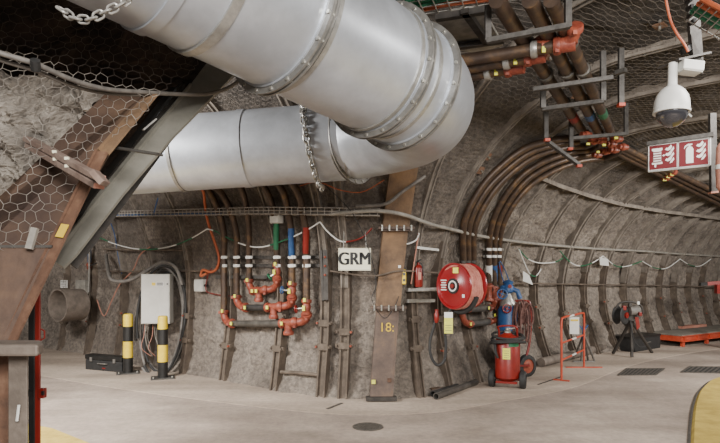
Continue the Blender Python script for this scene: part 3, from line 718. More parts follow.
# cable loops around it
def ell(cx, cy, ax_, ay, Y0, a0, a1, n=26, j=0, tilt=0):
    out = []
    for i in range(n + 1):
        a = math.radians(a0 + (a1 - a0) * i / n); k = 1 + .03 * math.sin(a * 3 + j)
        out.append(P(cx + ax_ * k * math.cos(a) + tilt * math.sin(a), cy - ay * k * math.sin(a), Y0 + .1 * math.sin(a * 2 + j) * .3 + .02 * j % .09))
    return out
root = thing('cable_coil', 'big upright coil of thick grey cables hung around the control cabinet', 'cable', P(165, 376, 9.42))
for j, (cx, ax_, cy, ay) in enumerate(((161, 24, 320, 56), (163, 23.5, 320, 57), (160, 25, 322, 54), (165, 21, 319, 55), (160, 23, 323, 52), (163, 20, 318, 53), (164, 22, 321, 50))):
    mb = MB(); mb.tube(ell(cx, cy, ax_, ay, 9.42 + .03 * j, -125, 230 if j % 2 else 200, 34, j, 4), .021, 8); obj('cable_turn', mb, 'greycable' if j % 3 else 'rubber', root)
mb = MB(); mb.tube(smooth([H(106, 255, .15), P(109, 275, 9.9), P(115, 281, 9.7), P(130, 280, 9.6), P(148, 270, 9.5), P(163, 262, 9.45), P(176, 268, 9.4), P(182, 285, 9.4)], 6), .032, 10)
obj('thick_cable', mb, 'greycable', None, 'thick grey cable swinging from the left over the cabinet top', 'cable')
root = thing('wire_bundle', 'tangle of thin pinkish wires hanging below the control cabinet', 'wires', P(155, 352, 9.4))
for j in range(9):
    x = 145 + j * 2.6; mb = MB(); mb.tube(smooth([P(x, 320, 9.42), P(x + random.uniform(-3, 3), 335, 9.38 + .01*j), P(x + random.uniform(-5, 5), 348, 9.34), P(x + random.uniform(2, 8), 356, 9.42)], 5), .005, 6); obj('wire', mb, ['salmon', 'conduit', 'greycable'][j % 3], root)
mb = MB(); mb.tube(smooth([H(97, 300, .1), H(104, 316, .1), H(112, 300, .12), H(120, 284, .12), H(133, 270, .1), H(140, 255, .1), H(150, 247, .1)], 6), .01, 6)
obj('brown_wire', mb, 'salmon', None, 'thin brown wire looping across the wall left of the cabinet', 'wire')
# ---------------------------------------------------------------- floor things, left
def bollard(px, py, label):
    g = G(px, py); m3 = frame((-g.x, -g.y, 0)); h = 1.0; r = .078
    root = thing('bollard', label, 'bollard', (g.x, g.y, 0), 'yellow and black striped bollards')
    mb = MB(); mb.box(g + V((0, 0, .012)), (.36, .3, .024), m3); obj('base_plate', mb, 'bracket', root, bev=.003)
    bands = [(0.02, .27, 'black'), (.27, .54, 'yellow'), (.54, .79, 'black'), (.79, h, 'yellow')]
    for a, b, m in bands:
        mb = MB()
        prof = [(0, r), (b - a, r)] if b < h else [(0, r), (b-a-.03, r), (b-a-.01, r*.93), (b-a, r*.75), (b-a+.004, .01)]
        mb.lathe(g + V((0, 0, a)), (0, 0, 1), prof, 28); obj(m + '_band', mb, m, root)
    for q in (-1, 1):
        mb = MB(); mb.cyl(g + m3 @ V((q*.14, -.1, .02)), g + m3 @ V((q*.14, -.1, .05)), .014, 8); obj('anchor_bolt', mb, 'bolt', root)
bollard(128, 373.5, 'left striped bollard, beside the black toolbox')
bollard(162.8, 378.5, 'right striped bollard, in front of the control cabinet')
# toolbox
A_ = G(121.5, 373); B_ = G(85.3, 369.5); xd = (A_ - B_); wd = xd.length; xd.normalize(); m3 = frame(V((0, 0, 1)).cross(xd) * -1 if (V((0,0,1)).cross(xd)).y > 0 else V((0,0,1)).cross(xd))
hb, dp = .27, .17; c = (A_ + B_) / 2 + m3 @ V((0, dp/2, 0))
root = thing('toolbox', 'black plastic toolbox lying on the floor left of the bollards', 'toolbox', (c.x, c.y, 0))
mb = MB(); mb.box(c + V((0, 0, .09)), (wd, dp, .18), m3); obj('tray', mb, 'rubber', root, bev=.012)
mb = MB(); mb.box(c + V((0, 0, .225)), (wd + .015, dp + .015, .08), m3); obj('lid', mb, 'black', root, bev=.012)
for q in (-.32, .32):
    mb = MB(); mb.box(c + m3 @ V((q * wd, -dp/2 - .014, .19)), (.05, .02, .07), m3); obj('latch', mb, 'greycable', root, bev=.003)
mb = MB(); mb.tube([c + m3 @ V((-.1, -dp/2 - .006, .13)), c + m3 @ V((-.1, -dp/2 - .03, .13)), c + m3 @ V((.1, -dp/2 - .03, .13)), c + m3 @ V((.1, -dp/2 - .006, .13))], .01, 8); obj('handle', mb, 'greycable', root)
mb = MB(); mb.box(c + m3 @ V((.02, -dp/2 - .004, .05)), (.07, .006, .02), m3); obj('badge', mb, 'red', root)
# manhole, grates, yellow paint
c = G(367.8, 427); root = thing('manhole_cover', 'small round cast iron manhole cover in the floor', 'manhole cover', c)
mb = MB(); mb.ring(c + V((0, 0, .004)), (0, 0, 1), .135, .165, .008, 40); obj('frame', mb, 'castiron', root)
mb = MB(); mb.cyl(c, c + V((0, 0, .006)), .13, 40)
for q in range(-3, 4): mb.box(c + V((q * .032, 0, .007)), (.012, 2 * math.sqrt(.0144 - (q*.032)**2), .006))
obj('cover', mb, 'castiron', root)
for (q, lab) in ((((618, 375.6), (655, 375.2), (664, 368.8), (627, 368.8)), 'rectangular slotted floor grate nearer the orange barrier'), (((681, 372.6), (727, 373.5), (735, 367.2), (690, 366.8)), 'rectangular slotted floor grate near the yellow kerb')):
    a, b, c_, d = [G(*x) for x in q]; root = thing('floor_grate', lab, 'grate', (a + c_) / 2, 'slotted steel floor grates')
    mb = MB()
    for u, v in ((a, b), (b, c_), (c_, d), (d, a)): mb.beam(u + V((0, 0, .004)), v + V((0, 0, .004)), .04, .012)
    obj('frame', mb, 'castiron', root)
    mb = MB(); mb.add([x + V((0, 0, .002)) for x in (a, b, c_, d)], [(0, 1, 2, 3)]); obj('pit', mb, 'rubber', root)
    for i in range(1, 9):
        mb = MB(); t = i / 9; mb.beam(a + (b - a) * t + V((0, 0, .006)), d + (c_ - d) * t + V((0, 0, .006)), .03, .006); obj('bar', mb, 'castiron', root)
mb = MB(); rim = smooth([G(760, 374, .05), G(720, 377, .05), G(704, 387, .05), G(697.5, 401, .05), G(695, 421, .05), G(694, 445, .05), G(690, 520, .05)], 6)
far_ = [V((p.x + 3.5, p.y - 1.0, .05)) for p in rim]; n = len(rim)
mb.add(rim + far_ + [V((p.x - .05, p.y, 0)) for p in rim], [(i, n+i, n+i+1, i+1) for i in range(n-1)] + [(i, i+1, 2*n+i+1, 2*n+i) for i in range(n-1)])
obj('yellow_kerb', mb, 'yelfloor', None, 'raised yellow painted kerb at the right edge of the floor', 'kerb')
mb = MB(); mb.tube([V((p.x - .05, p.y, .004)) for p in rim], .02, 6); obj('kerb_joint', mb, 'castiron', None, 'dark joint line along the foot of the yellow kerb', 'joint')
q = [G(30, 424, .003), G(52, 428, .003), G(92, 444, .003), G(150, 475, .003), G(60, 520, .003), G(-20, 470, .003), G(-20, 424, .003)]
mb = MB(); mb.add(q + [p - V((0, 0, .003)) for p in q], [tuple(range(7))] + [(i, i+7, (i+1) % 7+7, (i+1) % 7) for i in range(7)]); obj('floor_marking', mb, 'yelfloor', None, 'yellow painted patch on the floor beside the red post', 'floor marking')
mb = MB(); mb.beam(G(538, 384.5, .008), G(562, 376.5, .008), .025, .006); obj('floor_joint', mb, 'rubber', None, 'short dark joint line in the floor left of the orange barrier', 'joint')
mb = MB(); mb.beam(G(327, 409, .008), G(342, 403, .008), .04, .006); obj('floor_joint', mb, 'castiron', None, 'short dark joint line in the floor left of the column foot', 'joint')

# ---------------------------------------------------------------- loose tubes on the floor
for a, b, r, lab, m in (((433, 394, .05), (457, 386.5, .05), .045, 'dark open-ended tube on the floor, the upper one of three', 'pipeblack'), ((436, 396.5, .05), (476, 382, .05), .045, 'brownish open-ended tube on the floor, the long one of three', 'pipegrey'), ((430, 391, .05), (448, 386.5, .05), .04, 'short dark tube on the floor nearest the wall, of three', 'pipe')):
    A_, B_ = G(a[0], a[1], .05), G(b[0], b[1], .05); mb = MB(); mb.lathe(A_, B_ - A_, [(0, r*.8), (0, r), ((B_-A_).length, r), ((B_-A_).length, r*.8), (0, r*.8)], 18, False)
    obj('loose_tube', mb, m, None, lab, 'tube', 'loose tubes on the floor')

# ---------------------------------------------------------------- hose reel
m3r = frame((-.80, -.60, 0)); Yr = 6.95; rc = P(454.5, 286, Yr); RR_ = 23 / F * Yr
fdir = m3r @ V((0, 1, 0))
root = thing('hose_reel', 'big red fire hose reel disc mounted on the wall', 'hose reel', rc - V((0, 0, RR_)))
mb = MB(); mb.lathe(rc, fdir, [(-.02, .0), (-.02, RR_*.35), (-.005, RR_*.42), (-.005, RR_*.9), (-.03, RR_*.95), (-.03, RR_), (.0, RR_), (.012, RR_*.9), (.012, .0)], 48, False); fd = obj('front_disc', mb, 'reel', root)
bk = rc + fdir * .24; mb = MB(); mb.lathe(bk, fdir, [(0, 0), (0, RR_*.9), (.02, RR_), (.04, RR_), (.04, 0)], 48, False); obj('back_disc', mb, 'reel', root)
mb = MB()
mb.lathe(rc + fdir * .02, fdir, [(0, RR_*.5), (0.01, RR_*.86), (.05, RR_*.9), (.1, RR_*.86), (.15, RR_*.9), (.2, RR_*.86), (.21, RR_*.5)], 40); obj('hose_winding', mb, 'pink', root)
for i in range(6):
    t = .02 + i * .036; q = [rc + fdir * (t + .012*math.sin(k*.7+i)) + (m3r @ V((math.cos(k/24*2*PI), 0, math.sin(k/24*2*PI) - .04))) * RR_ * (.93 + .02*math.sin(i*2+k*.5)) for k in range(24)]
    mb = MB(); mb.tube(q, .022, 8, True); obj('hose_turn', mb, 'pink', root)
mb = MB(); mb.cyl(rc - fdir * .035, rc, RR_*.33, 32); hubo = obj('hub', mb, 'black', root)
mb = MB(); mb.ring(rc - fdir * .036, fdir, RR_*.18, RR_*.24, .004, 32); obj('hub_ring', mb, 'white', hubo)
mb = MB(); mb.cyl(rc - fdir * .05, rc - fdir * .03, RR_*.1, 16); obj('hub_nut', mb, 'red', hubo)
mb = MB(); mb.box(rc + m3r @ V((.03, -.012, RR_*.68)), (.09, .004, .07), m3r); obj('yellow_sticker', mb, 'tagyel', fd)
for k in range(5):
    mb = MB(); mb.box(rc + m3r @ V((-RR_*.62, -.010, .07 - k*.03)), (.1 - .02*(k % 2), .003, .014), m3r); obj('white_lettering', mb, 'white', fd)
mb = MB(); mb.box(rc + m3r @ V((RR_*.55, -.010, -RR_*.42)), (.04, .003, .04), m3r); obj('white_sticker', mb, 'white', fd)
mb = MB(); mb.beam(rc + fdir * .15 + m3r @ V((-RR_*.75, 0, -.12)), rc + fdir * .15 + m3r @ V((-RR_*.2, 0, -.12)), .18, .22); obj('wall_arm', mb, 'red', root, bev=.01)
mb = MB(); mb.beam(rc + fdir * .3, H(463, 286, -.05), .1, .1); obj('bearing_arm', mb, 'red', root)
mb = MB(); mb.tube(smooth([rc + fdir*.1 + m3r @ V((RR_*math.cos(a), 0, RR_*1.03*math.sin(a) - .03)) for a in [math.radians(x) for x in (-20, -45, -70, -95, -120, -140)]], 5), .035, 10); obj('black_hose', mb, 'rubber', root)
# nozzle, tag and hanging hose
root = thing('hose_nozzle', 'black hose loop with a red nozzle hanging below the hose reel', 'hose', P(437, 365, 7.05))
mb = MB(); mb.tube(smooth([P(436, 316, 7.05), P(434, 326, 7.05), P(430, 342, 7.03), P(431, 356, 7.02), P(437, 365, 7.02), P(444, 361, 7.02), P(446, 348, 7.02), P(445, 330, 7.03), P(447, 316, 7.05), P(452, 308, 7.05)], 6), .018, 10); obj('hose', mb, 'rubber', root)
mb = MB(); c = P(436.5, 318, 7.03); mb.lathe(c, (.02, 0, 1), [(-.06, .018), (-.02, .03), (.05, .032), (.07, .02), (.11, .024)], 14); obj('nozzle', mb, 'red', root)
c = P(448.5, 323, 6.95); m3 = frame((-.1, -1, 0)); root = thing('inspection_card', 'yellow and white inspection card hanging under the hose reel', 'card', c - V((0, 0, .13)))
mb = MB(); mb.box(c + V((0, 0, -.03)), (.105, .005, .2), m3); obj('yellow_field', mb, 'tagyel', root)
mb = MB(); mb.box(c + V((0, 0, .1)), (.105, .006, .07), m3); obj('white_field', mb, 'white', root)
for k in range(3):
    mb = MB(); mb.box(c + m3 @ V((0, -.004, -.03 - k*.03)), (.08, .003, .006), m3); obj('text_line', mb, 'greycable', root)
# small extinguisher and brackets
c = H(418.5, 287, .17); root = thing('fire_extinguisher', 'slim red fire extinguisher hanging on the wall left of the hose reel', 'fire extinguisher', c)
mb = MB(); mb.lathe(c, (0, 0, 1), [(0, .05), (.02, .058), (.25, .058), (.285, .045), (.3, .02), (.33, .02)], 20); obj('cylinder', mb, 'red', root)
mb = MB(); mb.box(c + V((.01, -.055, .15)), (.04, .012, .1)); obj('label', mb, 'salmon', root)
mb = MB(); mb.beam(c + V((-.02, 0, .34)), c + V((.03, -.02, .37)), .02, .02); obj('lever', mb, 'black', root)
mb = MB(); mb.tube(smooth([c + V((0, 0, .33)), c + V((.045, -.03, .3)), c + V((.06, -.04, .15))], 4), .008, 8); obj('hose', mb, 'rubber', root)
for y, x0, x1, lab in ((289.8, 407.5, 436, 'upper galvanised channel left of the hose reel'), (301, 407, 434, 'lower galvanised channel left of the hose reel')):
    rail('wall_channel', lab, [H(x0, y, .13), H(x1, y - .5, .13)], .05, .05, 'zinc', 'channel', 'galvanised wall channels by the reel', bev=.004)
rail('wall_channel', 'short galvanised channel high between column and arched pipes', [H(416, 247.5, .1), H(438, 250, .1)], .04, .04, 'zinc', 'channel', bev=.004)
c = H(404, 277, .16); root = thing('gas_detector', 'small yellow handset hanging right of the rusty column', 'handset', c - V((0, 0, .12)))
mb = MB(); mb.box(c, (.055, .04, .2), frame((0, -1, 0))); obj('case', mb, 'yellow', root, bev=.015)
for k in (-.04, .04):
    mb = MB(); mb.cyl(c + V((0, -.02, k)), c + V((0, -.03, k)), .018); obj('button', mb, 'black', root)
mb = MB(); mb.tube([c + V((0, 0, .1)), c + V((.01, 0, .2))], .006, 6); obj('strap', mb, 'rubber', root)
mb = MB(); mb.tube([H(420, 234, .14), H(417, 255, .14), H(411, 284, .16)], .009, 6); obj('cord', mb, 'salmon', None, 'thin red and white cord hanging left of the slim extinguisher', 'cord')

# ---------------------------------------------------------------- arched pipes and the right manifold
gA = 'dark pipes arching up the vault right of the column'
arches = [
 ('outermost of the brown arched pipes, rising behind the hose reel', [(463.2, 285), (463.2, 262), (464, 223), (479, 191), (499, 168), (526, 148), (553, 140.5), (571, 138)], .052),
 ('second of the brown arched pipes rising behind the hose reel', [(468.2, 285), (468.2, 262), (469.5, 225), (484, 194), (504, 172), (530, 152.5), (556, 144.5), (578, 142)], .05),
 ('third of the brown arched pipes rising behind the hose reel', [(473.4, 285), (473.4, 262), (475, 227), (489, 198), (508, 176), (534, 157), (560, 148.5), (586, 146)], .05),
 ('first of the inner arched pipes with white clamps', [(489, 300), (489, 258), (491, 228), (502, 201), (521, 177), (545, 161), (573, 152), (592, 150)], .05),
 ('second of the inner arched pipes with white clamps', [(494.4, 300), (494.4, 258), (496.4, 230), (507, 205), (526, 181), (549, 166), (577, 156.5), (600, 154)], .048),
 ('third of the inner arched pipes with white clamps', [(499.2, 300), (499.2, 258), (501, 232), (511.5, 208), (530, 186), (553, 171), (581, 161), (606, 158)], .048)]
for k, (lab, pts, r) in enumerate(arches):
    Q = smooth([H(x, y, .12) for x, y in pts], 6); root = thing('arched_pipe', lab, 'pipe', Q[0], gA)
    mb = MB(); mb.tube(Q, r, 12); obj('pipe', mb, 'pipe', root)
    m3 = frame(HN(pts[1][0], 258)[1])
    if k > 2:
        for y in (249.5, 256.5): clampbar('pipe_clamp', H(pts[1][0], y, .15), m3, .09, root)
        col_ = ('green', 'blue', 'red')[k - 3]
        mb = MB(); mb.tube([H(pts[0][0], 265, .13), H(pts[0][0], 281, .13)], r * 1.08, 12); obj('white_sleeve' if k == 3 else 'colour_marker', mb, 'white' if k == 3 else col_, root)
        mb = MB(); c = H(pts[0][0], 288, .13); mb.lathe(c + V((0, 0, -.07)), (0, 0, 1), [(0, .055), (.03, .075), (.1, .075), (.13, .055)], 14); obj('valve', mb, 'rubber', root)
    else:
        for y in (262, 270): clampbar('pipe_clamp', H(pts[1][0], y, .15), m3, .075, root, 'bracket')
root = thing('hydrant_manifold', 'red cast hydrant manifold with grey cross pipes right below the hose reel', 'manifold', H(480, 330, .15))
def hq(x, y, o=.2): return H(x, y, o)
for a, b in (((468, 309), (489, 308)), ((470, 324), (489, 321.5))):
    mb = MB(); mb.tube([hq(*a), hq(*b)], .055, 14); obj('cross_pipe', mb, 'pipegrey', root)
for a, c_, b in (((463, 300), (461, 308), (468, 309)), ((461, 309), (463, 325), (470, 324)), ((489, 308), (494, 309), (495, 299)), ((489, 321.5), (500, 322), (500, 309)), ((489, 300), (490, 292), (489, 286)), ((495, 299), (494, 292), (494.4, 288)), ((500, 309), (500, 300), (499.4, 290))):
    elbow('elbow', hq(*a), hq(*c_), hq(*b), .042, root)
for (x, y, o) in ((462, 301, .3), (470, 309, .3), (471, 324, .3), (489, 308, .28), (495, 315, .3)):
    mb = MB(); mb.box(hq(x, y, o), (.04, .012, .045), m3); obj('inspection_tag', mb, 'tagyel', root)
for y, lab in ((249.5, 'upper short rail behind the white clamps of the arched pipes'), (256.5, 'lower short rail behind the white clamps of the arched pipes')):
    rail('mounting_rail', lab, [H(484, y, .05), H(505, y, .05)], .03, .04, 'zinc')

# ---------------------------------------------------------------- foam cart with blue valve head, hoses and red wheels
Yf = 9.05; g = P(509, 275, Yf); g.z = 0
root = thing('hose_cart', 'hand cart with blue tank, blue valve head and brownish hose coils', 'cart', (g.x, g.y, 0))
def ff(px, py, dy=0): return P(px, py, Yf + dy)
c = ff(508, 366); mb = MB(); c.z = .22; zt = ff(508, 306).z
mb.lathe(c, (0, 0, 1), [(0, .13), (.03, .165), (zt - .22 - .06, .165), (zt - .22, .13)], 22); obj('blue_tank', mb, 'blue', root)
mb = MB(); mb.lathe(V((c.x, c.y, zt)), (0, 0, 1), [(0, .13), (.05, .13), (.17, .06), (.2, .05)], 20); obj('grey_cone', mb, 'zinc', root)
mb = MB(); q = V((c.x, c.y, zt + .2)); mb.lathe(q, (0, 0, 1), [(0, .05), (.03, .09), (.1, .10), (.15, .07), (.19, .09), (.22, .03)], 16); mb.tube([q + V((0, 0, .1)), q + V((.14, -.05, .04)), q + V((.18, -.05, -.08))], .04, 12); mb.tube([q + V((0, 0, .1)), q + V((-.12, -.05, .1))], .035, 12); vh = obj('valve_head', mb, 'blue', root)
handwheel(ff(502.3, 294, -.18), (-.3, -1, 0), .075, 'blue', root); handwheel(ff(507, 308.5, -.2), (-.1, -1, 0), .065, 'red', root)
mb = MB(); mb.cyl(q + V((.0, -.1, .12)), q + V((.0, -.12, .12)), .03); obj('gauge', mb, 'red', vh)
mb = MB(); mb.tube(smooth([ff(505, 284), ff(502, 277, .05), ff(500, 268, .2), H(499, 262, .2)], 5), .008, 6); obj('blue_hose', mb, 'blue', root)
mb = MB(); mb.tube(smooth([ff(509, 281), ff(507, 275, .05), ff(503, 266, .2), H(500, 261, .2)], 5), .008, 6); obj('blue_hose', mb, 'blue', root)
mb = MB(); mb.tube(smooth([ff(514, 301), ff(526, 301), ff(530, 304), ff(531, 320), ff(529, 345), ff(524, 364)], 5), .02, 8); mb.tube([ff(504, 300, .15), ff(505, 340, .15), ff(508, 368, .15)], .018, 8); obj('red_frame', mb, 'red', root)
hc = ff(521, 318, -.1)
for i in range(9):
    x = 517 + i * 1.45; w0 = 2.8 + math.sin(i * 4.1); h0 = 15 + 4.5 * math.sin(i * 2.9); y0 = 303 + 2.5 * math.sin(i * 2.7)
    pts = [P(x + w0 * math.cos(a) + (i - 5) * .25 * (1 - math.sin(a)), y0 + h0 - h0 * math.sin(a), Yf - .17 - .03 * (i % 3) + .02 * math.sin(a * 2 + i)) for a in [2*PI*k/18 for k in range(18)]]
    mb = MB(); mb.tube(pts, .016, 8, True); obj('hose_loop', mb, 'brownhose', root)
def wheel(name, c, axis, R, w, parent, rimm, tm='rubber'):
    c = V(c); a = V(axis).normalized(); mb = MB()
    mb.lathe(c - a * w / 2, a, [(0, R*.66), (0, R*.88), (w*.2, R), (w*.8, R), (w, R*.88), (w, R*.66), (0, R*.66)], 32, False); t = obj(name, mb, tm, parent)
    mb = MB(); mb.lathe(c - a * w * .35, a, [(0, R*.12), (0, R*.3), (w*.15, R*.4), (w*.1, R*.66), (w*.6, R*.67), (w*.55, R*.4), (w*.7, R*.3), (w*.7, R*.12), (0, R*.12)], 28, False)
    mb.cyl(c - a * w * .6, c + a * w * .6, R * .15, 12); obj('rim', mb, rimm, t)
wheel('wheel', V((ff(527.5, 300).x, Yf - .0, .18)), (.45, -.9, 0), .175, .06, root, 'redcast')
wheel('wheel', V((ff(531, 300).x, Yf + .25, .17)), (.45, -.9, 0), .165, .06, root, 'redcast')
mb = MB(); mb.beam(V((ff(505, 300).x, Yf, .2)), V((ff(528, 300).x, Yf, .2)), .2, .03); obj('foot_plate', mb, 'red', root)

# ---------------------------------------------------------------- wheeled extinguisher
Ye = 8.2; g = P(507.5, 300, Ye); g.z = 0; axl = V((.93, -.36, 0)).normalized(); frd = V((-.36, -.93, 0))
root = thing('extinguisher_trolley', 'big red wheeled fire extinguisher standing in front of the hose cart', 'fire extinguisher', g)
z0 = .10; z1 = CAMZ + (275 - 334) / F * Ye; r = .178; hgt = z1 - z0
mb = MB(); mb.lathe(g + V((0, 0, z0)), (0, 0, 1), [(0, .05), (.02, r*.8), (.06, r), (hgt - .1, r), (hgt - .04, r*.8), (hgt, r*.4), (hgt + .02, .05)], 32); cy = obj('cylinder', mb, 'red', root)
tocam = V((-g.x, -g.y, 0)).normalized(); m3 = frame(tocam)
def patch(ang0, ang1, za, zb, m, nm):
    mb = MB(); vs = []; k = 6
    for i in range(k + 1):
        a = math.radians(ang0 + (ang1 - ang0) * i / k)
        for z in (za, zb): vs.append(g + m3 @ V((math.sin(a) * (r + .003), -math.cos(a) * (r + .003), z)))
    mb.add(vs, [(2*i, 2*i+2, 2*i+3, 2*i+1) for i in range(k)], True); return obj(nm, mb, m, cy)
patch(-22, 12, .44, .60, 'tagyel', 'yellow_label'); patch(5, 60, .62, .70, 'green', 'green_label')
for k in range(4):
    patch(-17, 7, .46 + k*.032, .467 + k*.032, 'greycable', 'text_line')
for q in (-1, 1):
    for_ = g + axl * q * .22 - frd * .02; wheel('wheel', V((for_.x, for_.y, .13)) + frd * .03, axl, .13, .085, root, 'bracket')
mb = MB(); mb.tube([g + axl * -.22 + V((0, 0, .125)), g + axl * .22 + V((0, 0, .125))], .016, 8); mb.beam(g + axl * -.15 + frd*.12 + V((0, 0, .1)), g + axl * .15 + frd*.12 + V((0, 0, .1)), .05, .03); obj('axle', mb, 'red', root)
hz = z1 + .10
mb = MB(); mb.tube(smooth([g - axl * .13 - frd * .1 + V((0, 0, .5)), g - axl * .13 - frd*.08 + V((0, 0, z1 + .02)), g - axl * .13 - frd*.05 + V((0, 0, hz)), g + axl * .1 - frd*.05 + V((0, 0, hz + .01)), g + axl * .13 - frd*.08 + V((0, 0, z1)), g + axl * .13 - frd * .1 + V((0, 0, .5))], 6), .015, 8); obj('push_handle', mb, 'red', root)
for k in range(4):
    mb = MB(); mb.tube([g + V((math.cos(a) * (.22 + .01*k), math.sin(a) * (.2 + .01*k), z1 - .02 - .035 * k + .035 * math.sin(a + k))) for a in [2*PI*i/24 for i in range(24)]], .018, 8, True); obj('hose_ring', mb, 'rubber', root)
mb = MB(); mb.tube(smooth([g + V((-.2, -.05, z1 - .08)), g + V((-.2, -.12, z1 - .25)), g + V((-.17, -.12, z1 - .33))], 4), .02, 8); obj('discharge_horn', mb, 'rubber', root)
mb = MB(); mb.lathe(g + V((0, 0, z1)), (0, 0, 1), [(0, .05), (.04, .05), (.06, .03), (.09, .03)], 12); mb.tube([g + V((0, 0, z1+.07)), g + V((.1, -.04, z1+.09))], .012, 8); obj('valve', mb, 'bolt', root)

# ---------------------------------------------------------------- orange barrier stand
a = G(566.5, 402 - 20.5); bR = G(594.5 - 11, 368.5)
a = G(561.5, 381); b = G(584, 368); zt = CAMZ + (275 - 318) / F * a.y; sc_ = 1
root = thing('barrier_stand', 'orange tubular barrier with a white card hanging from its top rail', 'barrier', (a + b) / 2)
T1, T2 = V((a.x, a.y, zt)), V((b.x, b.y, zt))
mb = MB(); d = (T2 - T1); rr = .017
mb.tube(smooth([a, a + (T1 - a) * .5, a + (T1 - a) * .93, T1 + d * .08, T1 + d * .5, T2 - d * .08, b + (T2 - b) * .93, b + (T2 - b) * .5, b], 6), rr, 10); obj('frame_tube', mb, 'orange', root)
for k in (.33, .60):
    mb = MB(); mb.tube([a + (T1 - a) * k, b + (T2 - b) * k], rr * .85, 10); cr_ = obj('cross_rail', mb, 'orange', root)
    mb = MB(); u, v = a + (T1 - a) * k, b + (T2 - b) * k; mb.tube([u + (v - u) * .42, u + (v - u) * .6], rr * .95, 10); obj('white_band', mb, 'white', cr_)
mb = MB(); mb.tube([T1 + d * .3, T1 + d * .5], rr * 1.08, 10); obj('white_band', mb, 'white', root)
pd = V((0, 0, 1)).cross(d).normalized()
for q, L_ in ((a, 0), (b, .32)):
    if L_:
        mb = MB(); mb.beam(q - V((1, .0, 0)) * L_ + V((0, 0, .012)), q + V((1, 0, 0)) * L_ + V((0, 0, .012)), .04, .02); obj('foot', mb, 'orange', root)
    else:
        mb = MB(); mb.beam(q - pd * .12 + V((0, 0, .012)), q + pd * .12 + V((0, 0, .012)), .04, .02); obj('foot', mb, 'orange', root)
cd_ = T1 + d * .5; m3 = frame((-.2, -1, 0))
mb = MB(); mb.box(cd_ + V((0, -.04, -.17)), (.15, .004, .28), m3); crd = obj('card', mb, 'white', root)
mb = MB(); mb.box(cd_ + V((0, -.045, -.08)), (.12, .004, .03), m3); obj('yellow_mark', mb, 'yellow', crd)
# blue cable stand behind
root = thing('cable_stand', 'small grey and blue trestle stand by the wall behind the orange barrier', 'stand', G(584, 361.5))
tp_ = P(583.5, 335, 10.3)
for x, y in ((574, 359), (581, 362), (588, 360.5), (594.5, 361)):
    mb = MB(); mb.tube([tp_ + V((0, 0, .02)), G(x, y)], .02, 8); obj('leg', mb, 'bluegrey' if 'bluegrey' in M else 'greycable', root)
mb = MB(); mb.tube([P(583.5, 340, 10.3), P(583.5, 326, 10.3)], .022, 8); mb.beam(P(579, 325, 10.3), P(583.5, 331, 10.3), .02, .02); mb.beam(P(588, 325, 10.3), P(583.5, 331, 10.3), .02, .02); obj('fork', mb, 'blue', root)
mb = MB(); mb.beam(G(573, 361.5, .015), G(595, 361.5, .015), .04, .03); obj('base_bar', mb, 'greycable', root)

# pipe lying along the wall
for x0, y0, x1, y1, lab in ((541, 366, 612, 348.5, 'thick brown pipe lying on the floor along the wall behind the orange barrier'),):
    A_, B_ = G(x0, y0 - 4, .1) , G(x1, y1 - 4, .1); A_.z = B_.z = .09
    mb = MB(); mb.tube([A_, B_], .08, 18); obj('floor_pipe', mb, 'dusty', None, lab, 'pipe')

# ---------------------------------------------------------------- tripod winch
ap = P(631, 320, 11.3)
root = thing('tripod_winch', 'black tripod carrying a cable winch with red parts by the wall', 'winch', G(631, 353))
for x, y in ((613, 353.5), (632, 357), (652, 352.5)):
    mb = MB(); mb.tube([ap, G(x, y, .02)], .032, 8); obj('leg', mb, 'darksteel', root)
mb = MB(); mb.box(ap + V((0, 0, .04)), (.22, .2, .12)); obj('head', mb, 'darksteel', root, bev=.01)
c = P(621, 315, 11.2); a_ = V((.6, -.8, 0))
mb = MB(); mb.lathe(c - a_*.1, a_, [(0, .17), (.02, .19), (.04, .12), (.16, .12), (.18, .19), (.2, .17)], 24); dr_ = obj('drum', mb, 'rubber', root)
mb = MB(); mb.cyl(c + a_ * .1, c + a_ * .13, .06); obj('drum_hub', mb, 'red', dr_)
mb = MB(); c = P(634, 311, 11.2); mb.lathe(c - V((.12, 0, 0)), (1, 0, .1), [(0, .05), (.03, .1), (.2, .1), (.24, .06)], 16); obj('motor', mb, 'greycable', root)
mb = MB(); mb.tube(smooth([P(615, 310, 11.2), P(620, 303, 11.2), P(632, 302, 11.2), P(641, 306, 11.2), P(643, 314, 11.2)], 5), .02, 8); obj('guard_bow', mb, 'darksteel', root)
for x, y, m, s in ((624, 308, 'red', .07), (640, 314, 'red', .06), (630, 305, 'darksteel', .06), (638, 303, 'white', .05)):
    mb = MB(); mb.box(P(x, y, 11.1), (s, s, s * 1.3)); obj('fitting', mb, m, root, bev=.01)
mb = MB(); q = [P(x, y, 11.05) for x, y in ((635, 317), (638.5, 317), (640, 327), (637, 330))]; mb.add(q + [p + V((0, .01, 0)) for p in q], [(0,1,2,3), (7,6,5,4), (0,4,5,1), (1,5,6,2), (2,6,7,3), (3,7,4,0)]); obj('red_flag', mb, 'red', root)
mb = MB(); mb.tube(smooth([P(630, 320, 11.0), P(634, 340, 11), P(640, 347, 11), P(646, 346, 11)], 5), .012, 6); obj('loose_cable', mb, 'rubber', root)
A_, B_ = G(634, 352.5), G(660.5, 348); xd = (B_ - A_).normalized(); m3 = Matrix((xd, V((0,0,1)).cross(xd), V((0,0,1)))).transposed(); c = (A_ + B_)/2 + V((0,0,1)).cross(xd) * .25
root = thing('equipment_case', 'black box case on the floor right behind the tripod winch', 'case', c); L_ = (B_ - A_).length
mb = MB(); mb.box(c + V((0, 0, .14)), (L_, .5, .28), m3); obj('body', mb, 'rubber', root, bev=.015)
